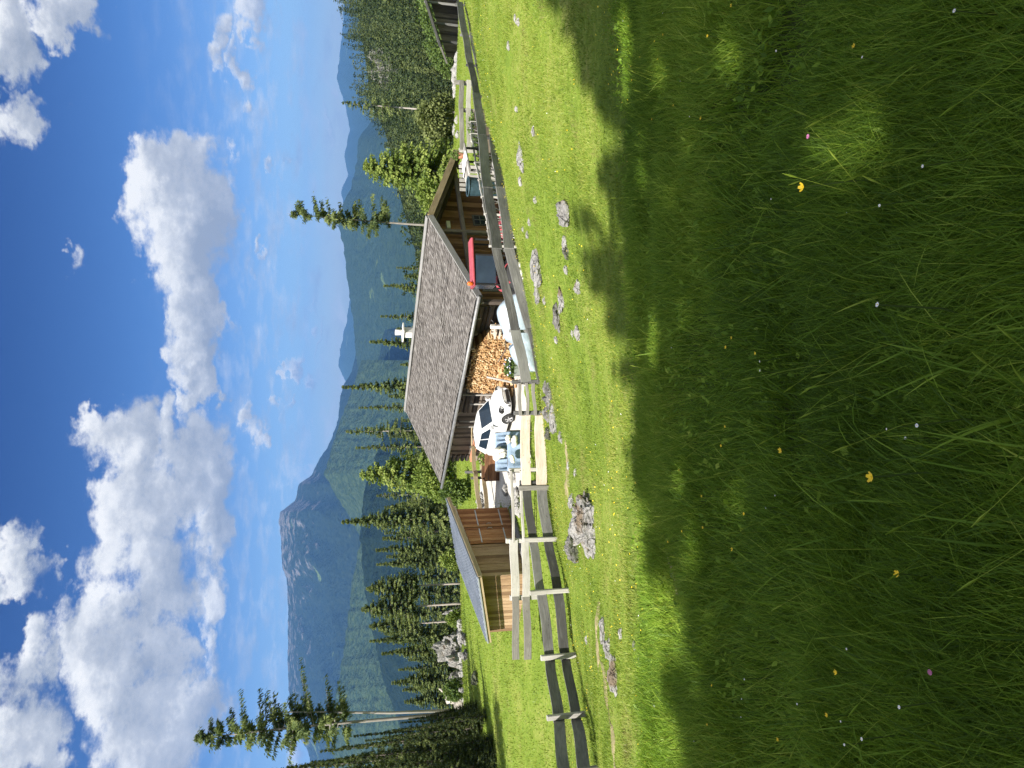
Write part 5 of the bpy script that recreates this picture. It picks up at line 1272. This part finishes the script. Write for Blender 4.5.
def crate():
    c = P(486, 463, 33.2); b = Vector((c.x, c.y, gz(c.x, c.y))); root = empty('wooden_trough', b, 'reddish brown plank trough behind the car at the corner of the hut', 'trough')
    z = c.z-b.z
    for y in (-.32, .32):
        m = MB()
        for k in range(4): m.beam(b+Vector((-.75,y,.15+.17*k)), b+Vector((.65,y,.15+.17*k)), .04, .16)
        m.build('side_panel', M['brown_wood'], root)
    for x in (-.75, .65):
        m = MB()
        for k in range(4): m.beam(b+Vector((x,-.32,.15+.17*k)), b+Vector((x,.32,.15+.17*k)), .04, .16)
        m.build('end_panel', M['brown_wood'], root)
    m = MB(); m.box(b+Vector((-.05,0,.5)), (1.3,.58,.1)); m.build('filling', M['soil'], root)
    V, f, var = bushy_arrays([(.2,0,.72,.3,.25,.2)], 160, .12, 9); npmesh('foliage', V+np.array(b), [f], M['larch'], root, var)
crate()
for k, (py, d, s) in enumerate([(500,37.5,.45),(507,37.,.36),(513,36.4,.3)]):
    b = spot(py, d); rock('boulder', (b.x, b.y, b.z+.1), (s,.3,.24), 720+k, 'white_rock', ['largest white boulder of the bank beside the gravel yard','middle white boulder of the bank beside the gravel yard','small white boulder ending the bank next to the shed'][k], 'boulder')
for k in range(9):
    py = random.uniform(468, 512); b = G(random.uniform(508, 522), py); rock('stone', (b.x, b.y, b.z+.05), (random.uniform(.18,.4), .22, random.uniform(.12,.22)), 740+k, 'white_rock', 'pale stone of the rubble bank below the thin white poles', 'stone', 'stones of the rubble bank', 3)
for k in range(6):
    py = random.uniform(385, 440); b = G(random.uniform(547, 555), py); rock('stone', (b.x, b.y, b.z+.03), (random.uniform(.12,.3), .2, random.uniform(.08,.16)), 760+k, 'dark_rock', 'grey stone at the foot of the gate and the tan boards', 'stone', 'stones at the foot of the fence', 3)

# terrace things right of the gable
def terrace():
    c = P(474, 166, 29.5); g = gz(c.x, c.y); b = Vector((c.x, c.y, g)); rz = .75; K = frame_of(b, rz)
    root = empty('garden_table', b, 'grey wooden garden table under the lower right eave of the gable', 'table')
    h = P(466, 166, 29.5).z-g
    m = MB()
    for k in range(5): m.beam(K(-.95,-.36+.18*k,h), K(.95,-.36+.18*k,h), .17, .05)
    m.build('tabletop', M['pale_wood'], root)
    for x in (-.8,.8):
        for y in (-.3,.3): m = MB(); m.beam(K(x,y,0), K(x,y,h-.03), .08, .08, up=(0,1,0)); m.build('leg', M['grey_wood'], root)
    n = 20; u = np.linspace(-.25,.4,n); v = np.linspace(-.45,.45,n); U, W = np.meshgrid(u, v, indexing='ij'); e = np.maximum(np.abs(W)-.42, 0)
    Z = h+.045+.05*fbm(U*5+3, W*5, 3, 5)-e*2.2; V = np.array([K(a,w_,z) for a,w_,z in zip(U.ravel(), W.ravel(), Z.ravel())]); i = np.arange(n*n).reshape(n,n)
    f = np.stack([i[:-1,:-1], i[1:,:-1], i[1:,1:], i[:-1,1:]], -1).reshape(-1,4); o = npmesh('tablecloth', V, [f], M['petal_white'], smooth=True); o.modifiers.new('thick','SOLIDIFY').thickness = .01
    tag(o, 'crumpled white cloth lying on the garden table', 'cloth')
    q = K(.7,0,h+.03); root2 = empty('flowerpot', q, 'terracotta flowerpot on the garden table beside the white cloth', 'flowerpot')
    m = MB(); m.tube([q, q+Vector((0,0,.2))], [.10,.14], 12); m.build('pot', M['terracotta'], root2)
    V, f, var = bushy_arrays([(0,0,.32,.2,.2,.17)], 150, .09, 6); npmesh('foliage', V+np.array(q), [f], M['leaf_mid'], root2, var)
    # bench in front
    c = P(480, 176, 27.8); b = Vector((c.x, c.y, gz(c.x,c.y))); K = frame_of(b, rz); root = empty('garden_bench', b, 'plain wooden bench behind the lattice fence, in front of the garden table', 'bench'); h = .48
    m = MB(); m.beam(K(-.9,-.1,h), K(.9,-.1,h), .18, .05); m.beam(K(-.9,.1,h), K(.9,.1,h), .18, .05); m.build('seat', M['pale_wood'], root)
    m = MB(); m.beam(K(-.9,.22,h+.38), K(.9,.22,h+.38), .04, .2); m.build('backrest', M['pale_wood'], root)
    for x in (-.75,.75): m = MB(); m.beam(K(x,0,0), K(x,0,h-.03), .3, .07, up=(0,1,0)); m.build('leg', M['pale_wood'], root)
    # upright pallet boards and teal tub
    c = P(463, 178, 30.5); b = Vector((c.x, c.y, gz(c.x,c.y))); K = frame_of(b, .2); zt = c.z-b.z; m = MB()
    for k in range(6): m.beam(K(-.5+.2*k,0,.1), K(-.5+.2*k,0,zt+.15), .13, .03, up=(0,1,0))
    for z in (.3, zt*.9): m.beam(K(-.6,.04,z), K(.6,.04,z), .05, .1)
    tag(m.build('upright_pallet', M['pale_wood']), 'grey pallet standing upright beside the garden table', 'pallet')
    c = P(478, 187, 28.6); b = Vector((c.x, c.y, gz(c.x,c.y))); root = empty('water_tub', b, 'dark teal tub standing before the brown gable wall', 'tub')
    zt = P(468, 187, 28.6).z-b.z; m = MB(); m.tube([b, b+Vector((0,0,zt))], [.27,.36], 16, cap=False); m.tube([b+Vector((0,0,.03)), b+Vector((0,0,zt-.12))], [.25,.33], 16); m.build('tub', M['teal'], root)
    m = MB(); m.tube([b+Vector((.36*math.cos(a), .36*math.sin(a), zt)) for a in np.linspace(0,6.2832,25)], .03, 7, cap=False); m.build('tub_rim', M['teal'], root, True)
    for k, (py, d, lab) in enumerate([(126,32.,'dark raised planting box nearest the paddock'),(142,30.6,'dark raised planting box next to the terrace'),(157,29.,'dark low box behind the lattice, below the garden table')]):
        b = spot(py, d+.9); root = empty('planting_box', b, lab, 'planting box'); m = MB()
        for z in (.12,.3,.48):
            for y in (-.35,.35): m.beam(b+Vector((-.55,y,z)), b+Vector((.55,y,z)), .04, .17)
            for x in (-.55,.55): m.beam(b+Vector((x,-.33,z)), b+Vector((x,.33,z)), .04, .17)
        m.build('frame', M['log_wood'], root); m = MB(); m.box(b+Vector((0,0,.42)), (1.05,.66,.1)); m.build('soil', M['soil'], root)
        V, f, var = bushy_arrays([(0,0,.6,.45,.28,.18)], 180, .12, 30+k); npmesh('foliage', V+np.array(b), [f], M['leaf_mid'], root, var)
terrace()
# ------------------------------------------------------------------ grass
def masked(x, y):
    k = np.zeros(len(x), bool)
    for o, c in PATHS:
        for q in c[::2]: k |= (x-q[0])**2+(y-q[1])**2 < .03**2
    s = (x-HO.x)*HA.x+(y-HO.y)*HA.y; t = (x-HO.x)*HG.x+(y-HO.y)*HG.y; k |= (s > 0) & (s < HL) & (t > .2) & (t < HW-.5)
    e = (x-SN.x)*SE.x+(y-SN.y)*SE.y; f = (x-SN.x)*SF.x+(y-SN.y)*SF.y; k |= (e > -.1) & (e < 4) & (f > -.1) & (f < 3.2)
    yard = (x > -6.4) & (x < .6) & (y > 26.9) & (y < 38.4) & (x+.9*(y-31) < 3.5) & (x > -4.6-.25*(y-31))
    return k | yard
def grass(name, label, d0, d1, n, h, w, seg, mat, seed, margin=1.18, lean=.55, tuft=.55, hv=.5, side=.7):
    r = np.random.default_rng(seed)
    y = np.sqrt(r.uniform(d0**2, d1**2, n)) if d0 > 1 else r.uniform(d0, d1, n)**1.0
    x = r.uniform(-1, 1, n)*(.52*margin*y+side)
    # thicker and taller in tufts
    c = fbm(x*1.1, y*1.1, 3, seed+1); keep = r.random(n) < (1-tuft)+tuft*2*c; keep &= ~masked(x, y)
    x, y, c = x[keep], y[keep], c[keep]; n = len(x)
    z = ground(x, y)-.01
    H_ = h*(hv+1.3*(1-hv)*c*1.4)*r.uniform(.55, 1.25, n)
    a = r.normal(0, 1.15, n) + 6*fbm(x*1.1+9, y*1.1, 3, seed+2) - 2.
    dirx, diry = np.cos(a), np.sin(a); ln = lean*r.uniform(.25, 1.5, n)
    b = r.uniform(0, 6.283, n); sx, sy = np.cos(b), np.sin(b); W = w*r.uniform(.6, 1.3, n)
    base = np.column_stack([x, y, z]); V = np.zeros((n, 2*seg+1, 3))
    for i in range(seg+1):
        t = i/seg; p = base + np.column_stack([dirx*ln*H_*t**1.8, diry*ln*H_*t**1.8, H_*(t - .33*np.minimum(ln, 1.3)*t**2.2)])
        if i < seg:
            k = W*(1-t*.75)*.5; o = np.column_stack([sx*k, sy*k, 0*k]); V[:,2*i] = p-o; V[:,2*i+1] = p+o
        else: V[:,2*seg] = p
    off = (np.arange(n)*(2*seg+1))[:,None]; F4 = [np.array([2*i, 2*i+1, 2*i+3, 2*i+2])[None]+off for i in range(seg-1)]
    F3 = np.array([2*seg-2, 2*seg-1, 2*seg])[None]+off
    big = fbm(x*.35, y*.35, 4, 99); v = np.clip(.02+1.15*(big-.5)+.45+.25*(fbm(x*2.3,y*2.3,3,98)-.5)+r.normal(0, (.24 if w < .02 else .10) if h < .15 else .26, n)+np.where(r.random(n) < .03, .35, 0), .32 if w > .02 else 0, 1)
    faces = ([np.concatenate(F4)] if F4 else [])+[F3]; var = np.concatenate([v]*(seg-1)+[v])
    tag(npmesh(name, V.reshape(-1, 3), faces, M[mat], var=var), kind='stuff', label=label)
grass('long_grass', 'tall uncut grass of the shaded foreground', .55, 3.2, 150000, .235, .0058, 4, 'grass_long', 1, 1.25, .62, .6, .35, 2.1)
grass('long_grass', 'tall uncut grass of the shaded slope', 3.2, 8.5, 165000, .20, .0085, 3, 'grass_long', 2, 1.15, .65, .65, .35, 2.1)
grass('broad_grass', 'coarse broad-bladed tufts among the tall grass', .6, 7., 6000, .27, .0115, 5, 'grass_long', 7, 1.3, .8, .95, .3)
grass('meadow_grass', 'short sunlit meadow grass on the slope', 6.5, 24., 230000, .085, .0135, 2, 'grass_short', 3, 1.1, 1.0, .75, .2, 2.)
grass('field_grass', 'bright grass of the level field around the hut', 22., 62., 150000, .13, .035, 1, 'grass_short', 4, 1.15, .5, .4)
def seed_stalks():
    r = np.random.default_rng(21); m = MB()
    for _ in range(520):
        y = math.sqrt(r.uniform(1., 49)); x = r.uniform(-1, 1)*(.6*y+.5); z = gz(x, y); a = r.uniform(0, 6.28); l = r.uniform(.05, .22); h = r.uniform(.28, .46)
        p = [Vector((x, y, z)), Vector((x+math.cos(a)*l*.35, y+math.sin(a)*l*.35, z+h*.55)), Vector((x+math.cos(a)*l, y+math.sin(a)*l, z+h))]
        v = r.random(); m.tube(p, [.0016, .0013, .0010], 4, var=.88+.12*v, cap=False); d = (p[2]-p[1]).normalized(); m.tube([p[2], p[2]+d*.025, p[2]+d*.06], [.0015, .0042, .001], 5, var=.8+.2*v, cap=False)
    tag(m.build('seed_stalks', M['grass_long']), kind='stuff', label='thin straw-coloured seed stalks standing above the grass')
seed_stalks()
# broad-leaved herbs between the grass
def herbs(n, d0, d1, seed, size):
    r = np.random.default_rng(seed); y = np.sqrt(r.uniform(d0*d0, d1*d1, n)); x = r.uniform(-1, 1, n)*(.6*y+.6); z = ground(x, y)
    C = np.repeat(np.column_stack([x, y, z]), 7, 0); m = len(C); a = r.uniform(0, 6.283, m); ax = nrm(np.column_stack([np.cos(a), np.sin(a), r.uniform(.15, 1.1, m)]))
    C = C + np.column_stack([r.normal(0, .02, m), r.normal(0, .02, m), r.uniform(.02, .12, m)]); sd = nrm(np.cross(ax, np.array([0,0,1.])+r.normal(0,.3,(m,3))))
    L = size*r.uniform(.5, 1.3, m); V, f = quads_from(C, ax, sd, L, L*r.uniform(.22, .4, m))
    tag(npmesh('meadow_herbs', V, [f], M['grass_long'], var=np.clip(r.normal(.45, .2, m), 0, 1)), kind='stuff', label='small broad-leaved herbs among the grass')
herbs(420, 1., 3.4, 5, .042); herbs(900, 3., 9., 6, .05)
def speckle_flowers():
    """the many small blossoms of the sunlit slope"""
    r = np.random.default_rng(12); n = 2600; y = np.sqrt(r.uniform(49, 24*24, n)); x = r.uniform(-1, 1, n)*(.6*y); c = fbm(x*.5, y*.5, 3, 31); k = r.random(n) < 2.2*np.maximum(c-.42, 0)*2; x, y = x[k], y[k]; n = len(x); z = ground(x, y)+r.uniform(.06, .15, n)
    C = np.column_stack([x, y, z]); a = r.uniform(0, 6.28, n); ax = np.column_stack([np.cos(a), np.sin(a), .25*r.normal(0,1,n)]); ax = nrm(ax); sd = nrm(np.cross(ax, np.array([0,0,1.])+r.normal(0,.4,(n,3)))); L = r.uniform(.014, .03, n); V, f = quads_from(C-ax*L[:,None]/2, ax, sd, L, L*.5)
    tag(npmesh('meadow_blossoms', V, [f], [M['yellow'], M['petal_white']], mi=(r.random(n) < .10).astype(int)), kind='stuff', label='tiny yellow and white blossoms sprinkled over the sunlit slope')
speckle_flowers()
# single flowers of the shaded foreground
def flower(name, petal, centre, size, n, cup, label, group):
    root = empty(name, (0,0,0), label, 'flower', group); h = .22; m = MB()
    m.tube([(0,0,0), (.01,0,h*.5), (0,.012,h)], [.0022,.0018,.0015], 5); m.build('stem', M['leaf_mid'], root)
    m = MB()
    for k in range(n):
        a = 6.2832*k/n; d = Vector((math.cos(a), math.sin(a), 0)); s = Vector((-d.y, d.x, 0)); c = Vector((0,.012,h)); u = Vector((0,0,1))
        m.add([c, c+d*size*.5+s*size*.42+u*size*cup*.3, c+d*size+s*size*.25+u*size*cup, c+d*size-s*size*.25+u*size*cup, c+d*size*.5-s*size*.42+u*size*cup*.3], [(0,1,2,3,4)])
    m.build('petals', M[petal], root); m = MB(); m.tube([(0,.012,h), (0,.012,h+size*.3)], [size*.3, size*.2], 8); m.build('flower_centre', M[centre], root)
    return root
butter = flower('buttercup', 'yellow', 'yellow', .0095, 5, .55, 'yellow buttercup in the shaded grass', 'yellow buttercups in the shaded grass')
white = flower('white_flower', 'petal_white', 'yellow', .004, 6, .25, 'tiny white flower in the shaded grass', 'white flowers in the shaded grass')
clover = flower('clover', 'pink', 'pink', .009, 9, .8, 'pink clover blossom in the shaded grass', None)
def place(o, px, py, first, up=.2, sc=1., label=None):
    g = G(px, py); v = ray(px, py).normalized(); q = g - v*(up*.8)
    q = Vector((q.x, q.y, gz(q.x, q.y))); c = o if first else copy_tree(o, q)
    c.location = q; c.scale = (sc, sc, sc*random.uniform(.85,1.1)); c.rotation_euler = (random.uniform(-.15,.15), random.uniform(-.15,.15), random.uniform(0,6.28))
    if label: c['label'] = label
    return c
YEL = [(891,179,1.5),(968,479,1.5),(833,440,1.2),(767,5,1.),(773,4,1.),(738,40,1.),(733,126,1.1),(652,81,1.),(674,42,.9),(683,35,.9),(692,110,.9),(768,554,1.2),(766,341,.9),(753,352,1.),(783,353,.9),(730,526,1.),(725,494,1.),(705,530,.9),(748,441,.9),(770,515,.9),(756,424,.9),(954,581,1.),(884,674,.9),(864,713,.8),(670,118,.9),(679,66,.9),(886,49,.8),(812,740,.8),(699,468,.8),(728,726,.8),(735,688,.8),(690,540,.9)]
ONLY = {0: 'largest yellow buttercup, right under the sunlit patch of grass', 1: 'large yellow buttercup low in the darkest grass', 2: 'single bright buttercup in the middle of the shaded slope'}
for k, (px, py, s) in enumerate(YEL): place(butter, px, py, k == 0, .2, s*(1.25 if px > 800 else 1.1), ONLY.get(k, 'yellow buttercup in the shaded grass'))
WHI = [(981,325,1.5),(992,424,1.2),(930,202,1.),(995,160,1.),(810,355,1.),(795,374,1.),(891,210,.9),(970,709,1.2),(921,737,1.2),(886,750,1.),(1020,760,1.4),(781,673,1.),(882,637,.9),(792,504,.9),(771,700,.9),(824,46,1.),(1010,28,1.1),(698,12,1.),(909,74,.9),(697,347,.9),(705,85,.8),(711,120,.8),(830,700,.9),(803,490,.8),(885,728,.8),(718,735,.8),(957,447,.9),(941,427,.8),(800,197,.8),(762,715,.8)]
for k, (px, py, s) in enumerate(WHI): place(white, px, py, k == 0, .2, s*1.3, 'largest tiny white flower, alone in the dark grass near the bottom' if k == 0 else 'tiny white flower in the shaded grass')
place(clover, 851, 137, True, .2, 1.1, 'pink clover blossom in the sunlit patch of grass'); place(clover, 969, 665, False, .2, 1.0, 'purple-pink clover blossom in the dark corner of the grass')
for o in scene.objects:
    if o.type == 'MESH' and o.parent is None and 'category' not in o and 'kind' not in o: print('UNTAGGED', o.name)
print('scene objects', len(scene.objects))
